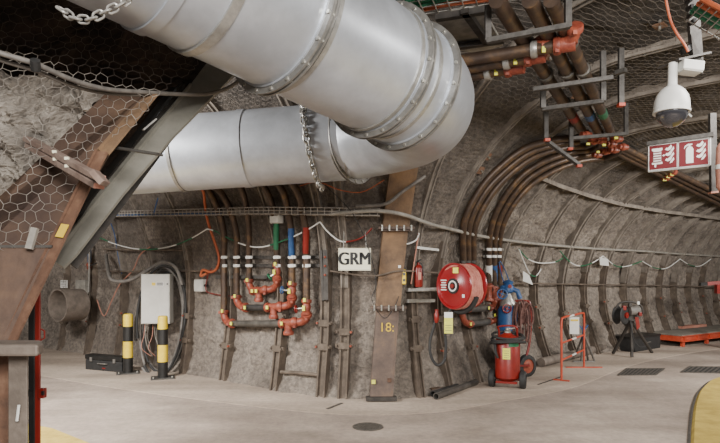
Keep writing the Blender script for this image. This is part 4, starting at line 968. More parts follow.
mb = MB(); mb.box(c + V((0, 0, .30)), (L_ + .02, .52, .05), m3); obj('lid', mb, 'black', root, bev=.01)
mb = MB(); mb.tube([c + m3 @ V((-.08, -.255, .18)), c + m3 @ V((-.08, -.28, .18)), c + m3 @ V((.08, -.28, .18)), c + m3 @ V((.08, -.255, .18))], .01, 8); obj('handle', mb, 'greycable', root)

# ---------------------------------------------------------------- orange trolley
A_ = G(682, 347.5); d1 = (G(724, 342) - A_).normalized(); d2 = V((-d1.y, d1.x, 0)); L_, W_ = 3.6, 1.25
m3 = Matrix((d1, d2, V((0, 0, 1)))).transposed(); c = A_ + d1 * L_/2 + d2 * W_/2
root = thing('flat_trolley', 'long low orange steel trolley with a grey deck by the right wall', 'trolley', c)
mb = MB(); mb.box(c + V((0, 0, .27)), (L_, W_, .03), m3); obj('deck', mb, 'deck', root)
for k in (0, W_):
    mb = MB(); q = A_ + d2 * k; s_ = .02 * (1 if k == 0 else -1)
    mb.beam(q + V((0, 0, .25)), q + d1 * L_ + V((0, 0, .25)), .05, .02); mb.beam(q + V((0, 0, .13)), q + d1 * L_ + V((0, 0, .13)), .05, .02); mb.beam(q + d2 * s_ + V((0, 0, .19)), q + d1 * L_ + d2 * s_ + V((0, 0, .19)), .012, .12)
    obj('side_beam', mb, 'orange', root)
for k in range(7):
    mb = MB(); mb.box(A_ + d1 * (.1 + k * (L_ - .2) / 6) + V((0, 0, .19)), (.03, .05, .10), m3); obj('stiffener', mb, 'orange', root)
mb = MB(); mb.beam(A_ + V((0, 0, .19)), A_ + d2 * W_ + V((0, 0, .19)), .03, .12); obj('end_beam', mb, 'orange', root)
mb = MB(); mb.beam(A_ + d1 * L_ + V((0, 0, .19)), A_ + d1 * L_ + d2 * W_ + V((0, 0, .19)), .03, .12); obj('end_beam', mb, 'orange', root)
for k in (.12, 1.2, 2.3, 3.4):
    for w2 in (.05, W_ - .05):
        mb = MB(); mb.box(A_ + d1 * k + d2 * w2 + V((0, 0, .065)), (.09, .07, .13), m3); obj('foot_block', mb, 'orange', root, bev=.008)
mb = MB(); q = A_ + d2 * W_ * .9; mb.beam(q - d1 * .02 + V((0, 0, .26)), q - d1 * .06 + V((0, 0, .1)), .2, .02); obj('rubber_flap', mb, 'rib', root)
# red planks on the deck
mb = MB(); mb.box(c + d1 * .3 + d2 * .25 + V((0, 0, .315)), (1.2, .22, .06), m3); obj('red_plank', mb, 'salmon', None, 'pale red plank lying on the trolley deck at right', 'plank')
# red swing arm at the far right
root = thing('bracket_arm', 'red steel arm with a black tip reaching in from the right edge', 'arm', P(722, 300, 12.5))
mb = MB(); mb.beam(P(707, 283.7, 12.5), P(735, 281.5, 12.4), .08, .08); obj('arm', mb, 'red', root)
mb = MB(); mb.beam(P(700, 284.3, 12.5), P(707, 283.7, 12.5), .07, .07); obj('tip', mb, 'black', root)
mb = MB(); g_ = P(721, 300, 12.5); mb.beam(V((g_.x + .12, g_.y, 0)), V((g_.x + .12, g_.y, 1.75)), .12, .12); obj('post', mb, 'dusty', root)
mb = MB(); mb.box(P(718, 289, 12.4), (.1, .1, .2)); obj('motor_box', mb, 'red', root)
# ---------------------------------------------------------------- left foreground: rock, plates, beams, netting
def displaced(name, corners, nu, nv, amp, sc, m, label, cat, seed=0, kind=None):
    a, b, c, d = [V(x) for x in corners]; nn = (b - a).cross(d - a).normalized(); vs = []
    if nn.y > 0: nn = -nn
    for i in range(nu + 1):
        for j in range(nv + 1):
            u, v = i / nu, j / nv; p = (a*(1-u) + b*u)*(1-v) + (d*(1-u) + c*u)*v
            q = p * sc + V((seed, seed * 2, 0)); f = noise.noise(q) + .5 * noise.noise(q * 2.3) + .35 * noise.noise(q * 5.1) + .22 * noise.noise(q * 11) + .13 * noise.noise(q * 23)
            r = noise.voronoi(q * 1.6)[0]; f += .5 * (r[1] - r[0])
            vs.append(p + nn * f * amp + V((.4 * amp * noise.noise(q * 3 + V((9, 9, 9))), 0, .4 * amp * noise.noise(q * 3))))
    mb = MB(); k = nv + 1; mb.add(vs, [(i*k+j, (i+1)*k+j, (i+1)*k+j+1, i*k+j+1) for i in range(nu) for j in range(nv)], False)
    return obj(name, mb, m, None, label, cat, None, kind)
displaced('rock_mass', (P(-140, 330, 3.9), P(40, 262, 4.4), P(250, 60, 4.9), P(-140, -320, 3.3)), 70, 70, .16, 1.4, 'shaderock', 'brown rock face with painted-in shade behind the netting at the upper left', 'rock', 1)
displaced('rock_roof', (P(250, 60, 4.9), P(245, 70, 5.0), P(330, -260, 4.3), P(-140, -320, 3.3)), 60, 60, .12, 1.4, 'shaderock', 'rock roof with painted-in shade above the leaning grey beam and behind the duct', 'rock', 3)
displaced('rock_outcrop', (P(-90, 290, 3.3), P(8, 240, 3.35), P(104, 92, 3.5), P(-90, 55, 3.25)), 120, 120, .15, 3.6, 'rock', 'pale grey broken rock behind the wire netting at the left edge', 'rock', 5)
# rusty plate
def slab(name, pts, th, m, parent=None, label=None, cat=None, bev=0, group=None):
    pts = [V(p) for p in pts]; n = (pts[1] - pts[0]).cross(pts[2] - pts[0]).normalized() * th / 2; k = len(pts)
    mb = MB(); mb.add([p + n for p in pts] + [p - n for p in pts], [tuple(range(k)), tuple(range(2*k-1, k-1, -1))] + [(i, i+k, (i+1) % k+k, (i+1) % k) for i in range(k)])
    return obj(name, mb, m, parent, label, cat, group, bev=bev)
def dep(a, b, c):                                # depth on the plane through three pixels+depths
    A_, B_, C_ = P(*a), P(*b), P(*c); n = (B_ - A_).cross(C_ - A_)
    def f(px, py):
        d = P(px, py, 1) - O; return O + d * ((A_ - O).dot(n) / d.dot(n))
    return f
pl = dep((0, 250, 2.75), (50, 250, 2.8), (110, 100, 3.35))
slab('rusty_plate', [pl(-60, 252), pl(53, 252), pl(142, 98), pl(112, 88), pl(28, 172), pl(-60, 290)], .015, 'rust_plate', None, 'brown rusty steel plate standing behind the wire netting', 'plate')
pl2 = dep((0, 250, 2.62), (50, 250, 2.66), (10, 340, 2.5))
slab('rusty_plate', [pl2(-80, 249), pl2(51, 249), pl2(17, 343), pl2(-80, 343)], .012, 'rust_plate', None, 'smooth brown steel plate below the netting at the left edge', 'plate')
mb = MB(); mb.beam(P(-60, 246.5, 2.6), P(53, 246.5, 2.66), .03, .012); obj('edge_bar', mb, 'bracket', None, 'thin steel bar along the lower edge of the netting', 'bar')
# leaning rusty angle
root = thing('rusty_angle', 'long rusty brown steel angle leaning beside the grey beam', 'beam', P(12, 342, 2.5))
A_, B_ = P(6, 350, 2.48), P(103, 152, 2.85); mb = MB(); mb.beam(A_, B_, .055, .012, (-.3, -1, 0)); mb.beam(A_ + V((-.03, .03, 0)), B_ + V((-.03, .03, 0)), .012, .07, (-.3, -1, 0)); obj('angle', mb, 'rust', root)
C_ = P(153, 95, 3.2); mb = MB(); mb.beam(B_ + V((0, .01, -.01)), C_, .06, .012, (-.3, -1, 0)); mb.beam(B_ + V((-.03, .04, 0)), C_ + V((-.03, .03, 0)), .012, .06, (-.3, -1, 0)); obj('upper_angle', mb, 'ochre', root)
mb = MB(); q = B_ + (A_ - B_) * .40; mb.beam(q + V((0, -.02, 0)), q + V((.0, -.02, 0)) + (A_ - B_).normalized() * .07, .045, .003, (-.3, -1, 0)); obj('chalk_mark', mb, 'chalk', root)
# grey beam
root = thing('grey_beam', 'wide flat grey steel beam leaning up behind the duct', 'beam', P(62, 262, 2.9))
gf = dep((60, 262, 2.95), (124, 194, 3.2), (225, 80, 3.95))
gp = [(54, 262), (64, 268), (76, 256), (124, 194), (170, 141), (226, 84), (246, 62), (216, 52), (186, 92), (131, 152), (95, 198)]
gd = dep((60, 262, 2.95), (225, 80, 3.9), (100, 262, 2.97))
slab('flange_plate', [gd(*x) for x in gp], .02, 'greybeam', root)
mb = MB(); mb.beam(gd(53, 258) + V((0, .10, 0)), gd(186, 88) + V((0, .10, 0)), .18, .012, (1, 0, .9)); mb.beam(gd(48, 256), gd(184, 86), .02, .02); obj('web', mb, 'darksteel', root)
mb = MB(); mb.beam(gd(52, 250) + V((-.02, .02, 0)), gd(176, 88) + V((-.02, .02, 0)), .05, .03, (-.3, -1, 0)); obj('rubber_edge', mb, 'black', root)
mb = MB(); mb.beam(gd(56, 256) + V((-.0, -.02, 0)), gd(192, 86) + V((0, -.02, 0)), .012, .03, (-.3, -1, 0)); obj('edge_strip', mb, 'greybeam', root)
# small protruding steel strip
mb = MB(); mb.beam(P(107, 146.5, 3.0), P(160, 154.5, 2.9), .05, .012); obj('steel_strip', mb, 'bracket', None, 'short flat steel strip sticking out across the grey beam', 'strip')
mb = MB(); mb.beam(P(143, 130, 3.1), P(156, 119, 3.15), .02, .008); obj('metal_clip', mb, 'zinc', None, 'small bright metal clip beside the leaning rusty angle', 'clip')
# wooden battens
for (a, b, lab, m) in (((28, 139, 3.0), (100, 178, 2.58), 'upper weathered wooden batten pushed through the netting', 'wood'), ((30, 146, 3.0), (99, 186, 2.58), 'lower weathered wooden batten pushed through the netting', 'wood')):
    A_, B_ = P(*a), P(*b); root = thing('wooden_batten', lab, 'batten', A_, 'wooden battens in the netting'); mb = MB(); mb.beam(A_, B_, .055, .028, (0, 0, 1)); obj('batten', mb, m, root, bev=.003)
    d = (B_ - A_).normalized(); mb = MB(); mb.beam(B_ - d * .0, B_ + d * .004, .05, .024); obj('pink_painted_end', mb, 'salmon', root)
    for t in (.45, .62):
        q = A_ + (B_ - A_) * t; mb = MB(); mb.box(q + V((0, -.03, .01)), (.02, .01, .014)); obj('splinter', mb, 'cream', root)
mb = MB(); mb.beam(P(94, 172, 2.5), P(105, 184, 2.5), .07, .03, (0, 0, 1)); obj('wooden_block', mb, 'wood', None, 'small wooden block lying across the batten ends', 'block', bev=.004)
mb = MB(); mb.beam(P(35, 228, 2.62), P(29, 249, 2.6), .03, .02, (0, -1, 0)); obj('wood_chip', mb, 'conduit', None, 'pale wood piece standing at the lower edge of the netting', 'wood')
# bracket, posts
root = thing('steel_post', 'grey and rusty steel post at the left edge with a cap plate', 'post', P(8, 443, 2.45) * 1)
root.location.z = 0
mb = MB(); q = [P(-70, 341, 2.35), P(-70, 357, 2.35), P(43, 353, 2.35), P(43, 345, 2.35), P(38, 341, 2.4)]
cpq = [P(-70, 348, 2.3), P(38, 346, 2.3), P(43.5, 340, 2.38), P(42, 334, 2.46), P(-70, 334, 2.5)]
for p in cpq: p.z = CAMZ + (275 - 349) / F * 2.35
slab('cap_plate', cpq, .05, 'dusty', root, bev=.012)
def vpost(x0, x1, Y, zt, d, m, nm, parent):
    a, b = P(x0, 300, Y), P(x1, 300, Y); mb = MB(); mb.box(((a.x + b.x)/2, Y + d/2, zt/2), (b.x - a.x, d, zt)); return obj(nm, mb, m, parent, bev=.004)
zt = CAMZ - 81 / F * 2.35
vpost(8, 27, 2.42, zt, .012, 'dusty', 'front_flange', root); vpost(-60, 8, 2.55, zt, .012, 'rust', 'web', root); pass
mb = MB(); mb.tube([P(19, 405, 2.4), P(17, 421, 2.4)], .006, 6); obj('paint_drip', mb, 'white', root)
root = thing('door_post', 'red and black vertical post with a small latch beside the steel post', 'post', (P(37, 443, 2.95).x, 2.95, 0))
vpost(34.5, 39.8, 2.92, 1.62, .012, 'red', 'red_post', root); vpost(28, 34.5, 2.93, 1.5, .012, 'black', 'black_seal', root)
mb = MB(); mb.tube([P(41, 329, 2.9), P(44.5, 331, 2.9), P(44.5, 338, 2.9), P(41, 340, 2.9)], .004, 6); obj('handle', mb, 'red', root)
mb = MB(); mb.box(P(42.5, 393, 2.9), (.03, .03, .05)); lt = obj('latch', mb, 'red', root, bev=.003)
mb = MB(); mb.box(P(42.8, 393, 2.88), (.012, .01, .02)); obj('latch_pin', mb, 'black', lt)
mb = MB(); mb.beam(P(27, 393, 2.93), P(33, 393, 2.93), .02, .03); obj('hinge', mb, 'black', root)

# hexagonal netting in front of the rock
def hexcells(x0, x1, y0, y1, a, keep, jit=0):
    E = {}; PT = {}
    w, h = math.sqrt(3) * a, 1.5 * a
    def key(p): return (round(p[0] / a * 8), round(p[1] / a * 8))
    j = 0; y = y0
    while y < y1:
        x = x0 + (w / 2 if j % 2 else 0)
        while x < x1:
            c = [(x + a * math.sin(PI/3*k), y + a * math.cos(PI/3*k)) for k in range(6)]
            if keep(x, y):
                for k in range(6):
                    p, q = c[k], c[(k+1) % 6]; kp, kq = key(p), key(q); PT.setdefault(kp, p); PT.setdefault(kq, q)
                    E[(min(kp, kq), max(kp, kq))] = 1
            x += w
        y += h; j += 1
    return PT, list(E)
def wires(PT, E, mapf, r):
    K = {k: V(mapf(*p)) for k, p in PT.items()}; vs = []; fs = []
    for a, b in E:
        p, q = K[a], K[b]; d = q - p
        if d.length < 1e-5: continue
        u = d.orthogonal().normalized(); w = d.normalized().cross(u); o = len(vs)
        for c in (p, q):
            for k in range(3): vs.append(c + (u * math.cos(2.094*k) + w * math.sin(2.094*k)) * r)
        fs += [(o, o+1, o+4, o+3), (o+1, o+2, o+5, o+4), (o+2, o, o+3, o+5)]
    mb = MB(); mb.v = vs; mb.f = fs; mb.sm = [False] * len(fs); return mb
nf = dep((0, 250, 2.6), (50, 250, 2.66), (90, 90, 3.0))
n0 = nf(0, 250); nu_ = (nf(60, 250) - n0).normalized(); nv_ = (nf(0, 60) - n0); nv_ = (nv_ - nu_ * nv_.dot(nu_)).normalized()
def inpoly(px, py, poly):
    c = False; k = len(poly)
    for i in range(k):
        (x1, y1), (x2, y2) = poly[i], poly[i-1]
        if (y1 > py) != (y2 > py) and px < (x2 - x1) * (py - y1) / (y2 - y1) + x1: c = not c
    return c
npoly = [(-60, 248), (50, 248), (104, 148), (165, 90), (105, 80), (70, 70), (36, 58), (0, 48), (-60, 36)]
def toscr(p): return CX + F * p.x / p.y, HOR - F * (p.z - CAMZ) / p.y
def nkeep(x, y):
    p = n0 + nu_ * x + nv_ * y; return inpoly(*toscr(p), npoly)
def nmap(x, y):
    p = n0 + nu_ * x + nv_ * y; nn = nu_.cross(nv_)
    return p + nn * (.05 * noise.noise(p * 2.2)) + nu_ * .022 * noise.noise(p * 14) + nv_ * .022 * noise.noise(p * 14 + V((7, 7, 7)))
PT, E = hexcells(-.6, 1.4, -.02, 1.9, .034, nkeep)
obj('wire_netting', wires(PT, E, nmap, .0016), 'netwire', None, 'hexagonal wire netting stretched in front of the rock at upper left', 'netting')
npoly = [(-60, 40), (0, 50), (36, 60), (70, 72), (105, 82), (160, 88), (215, 50), (205, 12), (60, -30), (-60, -30)]
PT, E = hexcells(-.6, 1.4, -.02, 1.9, .034, nkeep)
obj('wire_netting', wires(PT, E, nmap, .0014), 'shadenet', None, 'wire netting with painted-in shade above the thick cable at the top left corner', 'netting')
# cable over the netting
mb = MB(); mb.tube(smooth([P(-30, 40, 2.35), P(0, 53, 2.4), P(36, 64, 2.5), P(70, 79, 2.65), P(105, 89, 2.85), P(140, 92, 3.1), P(175, 94, 3.4), (P(205, 94, 3.6)), P(226, 89, 3.7), P(240, 80, 3.8)], 6), .0125, 10)
mb.tube(smooth([P(-30, 47, 2.4), P(0, 60, 2.45), P(36, 71, 2.55), P(70, 85, 2.7), P(105, 93, 2.9), P(140, 95, 3.12)], 6), .009, 8)
obj('black_cable', mb, 'greycable', None, 'thick grey black cable swinging across the top of the netting to the duct', 'cable')
mb = MB(); mb.tube([P(35, 60, 2.45), P(36, 70, 2.48)], .022, 8); obj('cable_tie', mb, 'rubber', None, 'dark tape wrap on the thick cable at upper left', 'tape')

# ---------------------------------------------------------------- mesh pinned on the vault
def wallmesh(label, s0, s1, t0, t1, a, r, off, keep=None):
    PT, E = hexcells(s0, s1, t0, t1, a, keep or (lambda x, y: True))
    ks = list(PT); S = np.array([PT[k][0] for k in ks]); T = np.array([PT[k][1] for k in ks]); p, n = surf(S, T)
    mp = {}
    for k, q, nn, s, t in zip(ks, p, n, S, T):
        q = V(q); d = off + .05 + .03 * noise.noise(q * 1.3)
        mp[PT[k]] = q + V(nn) * d + V((.012 * noise.noise(q * 6), .012 * noise.noise(q * 6 + V((3, 3, 3))), 0))
    obj('wire_mesh', wires(PT, E, lambda x, y: mp[(x, y)], r), 'wallwire', None, label, 'wire mesh', 'wire mesh sheets on the tunnel lining')
wallmesh('wire mesh on the left wall between the cabinet and the duct', s_px(95), s_px(212), 1.45, 4.2, .042, .0026, 0)
wallmesh('wire mesh on the wall behind the hydrant risers and the sign', s_px(212), s_px(372), 1.5, 4.6, .040, .0024, 0)
wallmesh('wire mesh on the vault above the hose reel beside the column', s_px(398), s_px(470), 1.9, 7.5, .042, .0024, .01)
wallmesh('wire mesh over the crown of the vault behind the camera dome', s_px(470), s_px(600), 3.6, 9.0, .045, .0024, .01)

# ---------------------------------------------------------------- ceiling pipes and hangers
def cpipe(label, pts, z, r, bands=(), group='three long pipes under the vault crown'):
    a, b = PZ(*pts[0], z), PZ(*pts[-1], z); d = (b - a); Q = [a, b]
    root = thing('ceiling_pipe', label, 'pipe', a, group); mb = MB(); mb.tube(Q, r, 14); obj('pipe', mb, 'pipe', root)
    for (px, py, m) in bands:
        c = PZ(px, py, z - .0); t = (c - a).dot(d) / d.dot(d); c = a + d * t; e = d.normalized()
        mb = MB(); mb.tube([c - e * .11, c + e * .11], r * 1.06, 12); obj('colour_band', mb, m, root)
    for t in (.38, .62, .8):
        c = a + d * t; mb = MB(); coupling(mb, c, d, r); obj('coupling', mb, 'pipegrey', root)
    return root
CZ = 3.62
cpipe('left one of three ceiling pipes, with a red band', [(585, 135.5), (496.7, 0), ], CZ, .06, [(571, 117, 'red')])
cpipe('middle one of three ceiling pipes, with a blue band', [(598, 131.5), (530, 0)], CZ, .06, [(587.5, 115, 'blue')])
cpipe('right one of three ceiling pipes, with a green band', [(610, 130), (551, 0)], CZ, .055, [(602, 113, 'green')])
g2_ = 'three pipes branching off under the ceiling behind the duct elbow'
for k, (p0, p1, z, lab) in enumerate((((557, 46), (455, 61.5), 3.52, 'upper one of three branch pipes running behind the duct elbow'), ((528, 58), (455, 70), 3.50, 'middle one of three branch pipes running behind the duct elbow'), ((508, 69), (458, 77.5), 3.48, 'lower one of three branch pipes running behind the duct elbow'))):
    a, b = PZ(*p0, z), PZ(*p1, z); b = a + (b - a) * 1.6; root = thing('branch_pipe', lab, 'pipe', a, g2_)
    mb = MB(); mb.tube([a, b], .052, 14); obj('pipe', mb, 'pipe', root)
    e = (b - a).normalized(); up = V((0, 0, .12)); fwd = (PZ(585, 135.5, CZ) - PZ(497, 0, CZ)).normalized()
    elbow('elbow', a, a - e * .13, a - e * .15 - fwd * .10 + V((0, 0, .08)), .046, root)
    mb = MB(); mb.tube([a - e * .02, a - e * .14], .062, 14); mb.tube([a - e * .1, a - e * .1 + V((0, 0, .14))], .06, 12); coupling(mb, a, e, .055); obj('tee', mb, 'redcast', root)
    mb = MB(); mb.box(a + e * .12 + V((0, -.05, -.03)), (.03, .012, .05)); obj('inspection_tag', mb, 'tagyel', root)
    mb = MB(); coupling(mb, a + e * .18, e, .052); obj('clamp', mb, 'zinc', root)
# cluster where arches meet
root = thing('coupling_cluster', 'cluster of red pipe couplings where the arched pipes meet the ceiling pipes', 'coupling', PZ(600, 150, 3.5))
for k, (a, c_, b) in enumerate((((572, 138), (590, 136), (586, 132)), ((592, 150), (606, 147), (600, 132)), ((600, 154), (618, 150), (611, 131)), ((586, 146), (602, 141), (598, 131)), ((606, 158), (620, 154), (622, 147)))):
    A_ = H(*a, .14); B_ = PZ(*b, 3.60); C_ = PZ(*c_, 3.55); mb = MB(); mb.tube([A_*(1-t)**2 + C_*2*t*(1-t) + B_*t*t for t in [i/8 for i in range(9)]], .045, 12); obj('pipe_bend', mb, 'pipe', root)
for (x, y) in ((586, 135), (594, 141), (601, 140), (611, 144), (617, 139), (597, 155), (605, 151.5), (614, 150), (623, 147)):
    c = PZ(x, y, 3.5); mb = MB(); coupling(mb, c, (1, .25, 0), .04); mb.tube([c - V((.07, .02, 0)), c + V((.07, .02, 0))], .04, 12); obj('coupling', mb, 'redcast', root)
for (x, y) in ((588, 144), (598, 152), (604, 145), (616, 138)):
    mb = MB(); mb.box(PZ(x, y, 3.42), (.045, .02, .03)); obj('inspection_tag', mb, 'tagyel', root)
# far ceiling pipes
for (p0, p1, z, lab) in (((612, 150), (722, 205), 3.5, 'lowest of three far ceiling pipes running past the fire sign'), ((617, 148), (724, 201), 3.5, 'middle of three far ceiling pipes running past the fire sign'), ((622, 147), (726, 197), 3.5, 'highest of three far ceiling pipes running past the fire sign')):
    Q = smooth([H(p0[0] + (p1[0]-p0[0])*q, p0[1] + (p1[1]-p0[1])*q - 5*math.sin(q*PI)*0, .13) for q in (0, .2, .4, .6, .8, 1, 1.2)], 4); a, b = H(*p0, .13), H(*p1, .13); root = thing('ceiling_pipe', lab, 'pipe', a, 'far ceiling pipes behind the fire sign'); mb = MB(); mb.tube(Q, .05, 12); obj('pipe', mb, 'pipe', root)
    a = Q[9]; d = Q[11] - Q[9]
    for t in (.30,):
        mb = MB(); coupling(mb, a + d * t, d, .06); mb.tube([a + d * (t - .01), a + d * (t + .2)], .065, 12); obj('coupling', mb, 'redcast', root)
        mb = MB(); mb.box(a + d * (t - .02) + V((0, 0, -.06)), (.06, .03, .05)); obj('inspection_tag', mb, 'tagyel', root)
# hangers
def hanger(label, bars, posts, m='bracket', w=.05, caps=()):
    root = thing('pipe_hanger', label, 'hanger', PZ(*bars[0][0]), 'grey channel hangers carrying the ceiling pipes')
    for a, b in bars:
        mb = MB(); mb.beam(PZ(*a), PZ(*b), w, w * .8); obj('channel', mb, m, root)
    for (x, y, z, L_) in posts:
        p = PZ(x, y, z); mb = MB(); mb.beam(p, p + V((0, 0, L_)), w, w * .8, (0, 1, 0)); obj('post', mb, m, root)
    for (x, y, z) in caps:
        p = PZ(x, y, z); mb = MB(); mb.box(p, (.06, .06, .03)); obj('orange_cap', mb, 'orange', root)
    return root
hanger('channel hanger in front of the nearest red ceiling couplings', [((487, 41, 3.42), (570, 25.5, 3.44))], [(488, 41, 3.42, .34), (568, 27, 3.44, .38)], w=.045)
hanger('long upper channel hanger across the three ceiling pipes', [((533, 89.5, 3.50), (613, 77.5, 3.55))], [(543, 108, 3.4, .5), (603, 101, 3.4, .5)])
hanger('channel hanger crossing just above the coloured pipe bands', [((543, 109, 3.40), (604, 101, 3.40))], [])
hanger('channel hanger across the pipes at the far red couplings', [((570, 138.5, 3.45), (628, 133.5, 3.5))], [(571, 148, 3.3, .45), (626, 134, 3.5, .4)], caps=[(570, 149, 3.28)])
hanger('diagonal channel strut below the arched pipes', [((548, 142, 3.25), (579, 165, 3.05))], [(546, 138, 3.3, .4)], caps=[(579, 166, 3.02), (547, 140, 3.25)])
hanger('single vertical channel stub with orange cap right of the pipes', [((616, 73, 3.6), (626, 70, 3.6))], [(621, 104, 3.35, .55)], caps=[(621, 105, 3.33)])
# recess plate with dark frame over the elbow
root = thing('access_panel', 'beige concrete panel in a dark steel frame above the duct elbow', 'panel', PZ(483, 30, 3.9))
q = [PZ(447, 47, 3.85), PZ(436, 18, 3.85), PZ(463, 8, 3.85), PZ(484, 10, 3.85), PZ(503, 44, 3.85), PZ(478, 52, 3.85)]
slab('panel', q, .03, 'conduit', root)
for a, b in (((426, 22), (452, 50)), ((464, 10), (487, 42)), ((436, 18), (500, 8)), ((447, 48), (504, 40))):
    mb = MB(); mb.beam(PZ(*a, 3.8), PZ(*b, 3.8), .06, .05); obj('frame_bar', mb, 'darksteel', root)
# cable tray with orange and green cables
root = thing('cable_tray', 'wire ladder cable tray under the roof at the top centre', 'cable tray', PZ(420, 8, 3.7))
ta, tb = PZ(398, 18, 3.66), PZ(545, -5, 3.66); td = (tb - ta); tn = td.normalized(); ts_ = V((0, 0, 1)).cross(tn)
ta = ta - td * 2.0; tb = tb + td * 2.2; Lt = (tb - ta).length
if ts_.y > 0: ts_ = -ts_
for k in range(5):
    mb = MB(); mb.tube([ta + ts_ * k * .11, tb + ts_ * k * .11], .005, 6); obj('rail_wire', mb, 'zinc', root)
r0 = None; i = 0
while i * .1 < Lt and i < 95:
    p = ta + tn * i * .1
    if r0 is None:
        mb = MB(); mb.tube([p + V((0, 0, .08)), p - V((0, 0, .005)), p + ts_ * .46 - V((0, 0, .005)), p + ts_ * .46 + V((0, 0, .08))], .005, 6); r0 = obj('cross_wire', mb, 'zinc', root); rp = p
    else: share(r0, root, p - rp)
    i += 1
for k in range(13):
    m = 'orangecable' if k < 3 or k in (9, 10) else 'green' if k < 12 else 'rubber'
    pts = [ta + td.normalized() * (Lt * j / 40) + ts_ * (.03 + k * .033 + .006 * math.sin(j * .8 + k)) + V((0, 0, .016 + .008 * math.sin(j * 1.1 + k * 2))) for j in range(41)]
    mb = MB(); mb.tube(pts, .014, 8); nm = 'orange_cable' if m == 'orangecable' else 'green_cable' if m == 'green' else 'black_cable'
    tag(obj(nm, mb, m), {'orange_cable': 'orange cable in the wire tray at the top centre', 'green_cable': 'green cable in the wire tray at the top centre', 'black_cable': 'black cable in the wire tray at the top centre'}[nm], 'cable', {'orange_cable': 'orange cables in the roof tray', 'green_cable': 'green cables in the roof tray', 'black_cable': 'black cables in the roof tray'}[nm])
# tray piece at the top right corner
root = thing('cable_tray', 'end of a wire cable tray at the top right corner', 'cable tray', P(712, 4, 3.2))
ca, cb_ = P(704, 1, 3.2), P(740, 20, 3.0)
for k in range(3):
    mb = MB(); o_ = V((.02 * k, .12 * k, 0)); mb.tube([ca + o_, cb_ + o_], .005, 6); obj('rail_wire', mb, 'zinc', root)
for k in range(6):
    mb = MB(); p = ca + (cb_ - ca) * (k / 5); mb.tube([p - V((0, 0, .01)), p + V((.04, .24, -.01))], .004, 6); obj('cross_wire', mb, 'zinc', root)
for k, m in enumerate(('orangecable', 'orangecable', 'green', 'green')):
    o_ = V((.01 * k, .05 * k + .02, .02)); mb = MB(); mb.tube([ca + o_, cb_ + o_], .016, 8); nm = 'orange_cable' if k < 2 else 'green_cable'
    tag(obj(nm, mb, m), ('orange' if k < 2 else 'green') + ' cable in the tray end at the top right corner', 'cable', ('orange' if k < 2 else 'green') + ' cables of the corner tray')

# ---------------------------------------------------------------- dome camera
Yd = 3.4; root = thing('dome_camera', 'white dome surveillance camera hanging from the vault at right', 'camera', P(671, 128, Yd))
c = P(671.5, 111, Yd); r = 16.2 / F * Yd; mb = MB(); a_ = V((.03, 0, 1))
mb.lathe(c, a_, [(-.0, r), (.02, r * 1.02), (.055, r * .99), (.09, r * .90), (.12, r * .72), (.138, r * .52), (.15, r * .32), (.16, r * .27), (.29, r * .26)], 36); obj('housing', mb, 'white', root)
mb = MB(); mb.lathe(c - V((0, 0, .098)), a_, [(r*0, .004)] + [(r - r*math.cos(t), r*.93*math.sin(t)) for t in [PI/2*k/10 for k in range(1, 11)]], 32); obj('dome', mb, 'dome', root)
mb = MB(); mb.ring(c - V((0, 0, .006)), a_, r * .8, r * 1.05, .014, 36); obj('trim_ring', mb, 'white', root)
mb = MB(); mb.beam(P(687, 113, Yd), P(691, 117, Yd), .014, .012); obj('clip', mb, 'zinc', root)
root = thing('camera_mount', 'dark steel mounting plate and perforated strut above the dome camera', 'mount', P(686, 66, 3.45))
mb = MB(); mb.beam(P(668, 64, 3.42), P(700, 57, 3.5), .16, .012); obj('plate', mb, 'darksteel', root)
mb = MB(); mb.beam(P(697, 68, 3.55), P(690, -30, 3.5), .07, .03, (0, 1, 0)); stt = obj('strut', mb, 'bracket', root)
for k in range(4):
    mb = MB(); mb.box(P(689.6 + k * 1.2 - 1.0, 1 + 7.0 * k, 3.42), (.018, .06, .022)); obj('strut_hole', mb, 'black', stt)
mb = MB(); q = [P(691, 34, 3.45), P(703, 62, 3.45), P(703, 74, 3.45), P(694, 62, 3.45)]; obj('gusset', MB().add(q + [p + V((0, .02, 0)) for p in q], [(0,1,2,3), (7,6,5,4), (0,4,5,1), (1,5,6,2), (2,6,7,3), (3,7,4,0)]), 'darksteel', root)
mb = MB(); mb.tube([P(687, 47, 3.5), P(689, 52, 3.5)], .045, 14); obj('conduit_body', mb, 'black', root)
c = P(689.5, 67.5, 3.38); root = thing('power_unit', 'white box beside the dome camera under the mounting plate', 'box', c - V((0, 0, .04)))
m3 = Matrix.Rotation(.12, 3, 'Y'); mb = MB(); mb.box(c, (.125, .1, .06), m3); obj('case', mb, 'white', root, bev=.006)
mb = MB(); mb.box(c + V((0, 0, -.032)), (.11, .085, .006), m3); obj('lid', mb, 'plastic', root)
mb = MB(); mb.tube(smooth([P(664, -12, 3.45), P(667, 6, 3.45), P(671, 22, 3.44), P(677, 34, 3.42), P(684, 44, 3.42), P(688, 52, 3.42)], 6), .008, 8); obj('orange_cable', mb, 'orangecable', None, 'single thin orange cable dropping to the dome camera mount', 'cable')

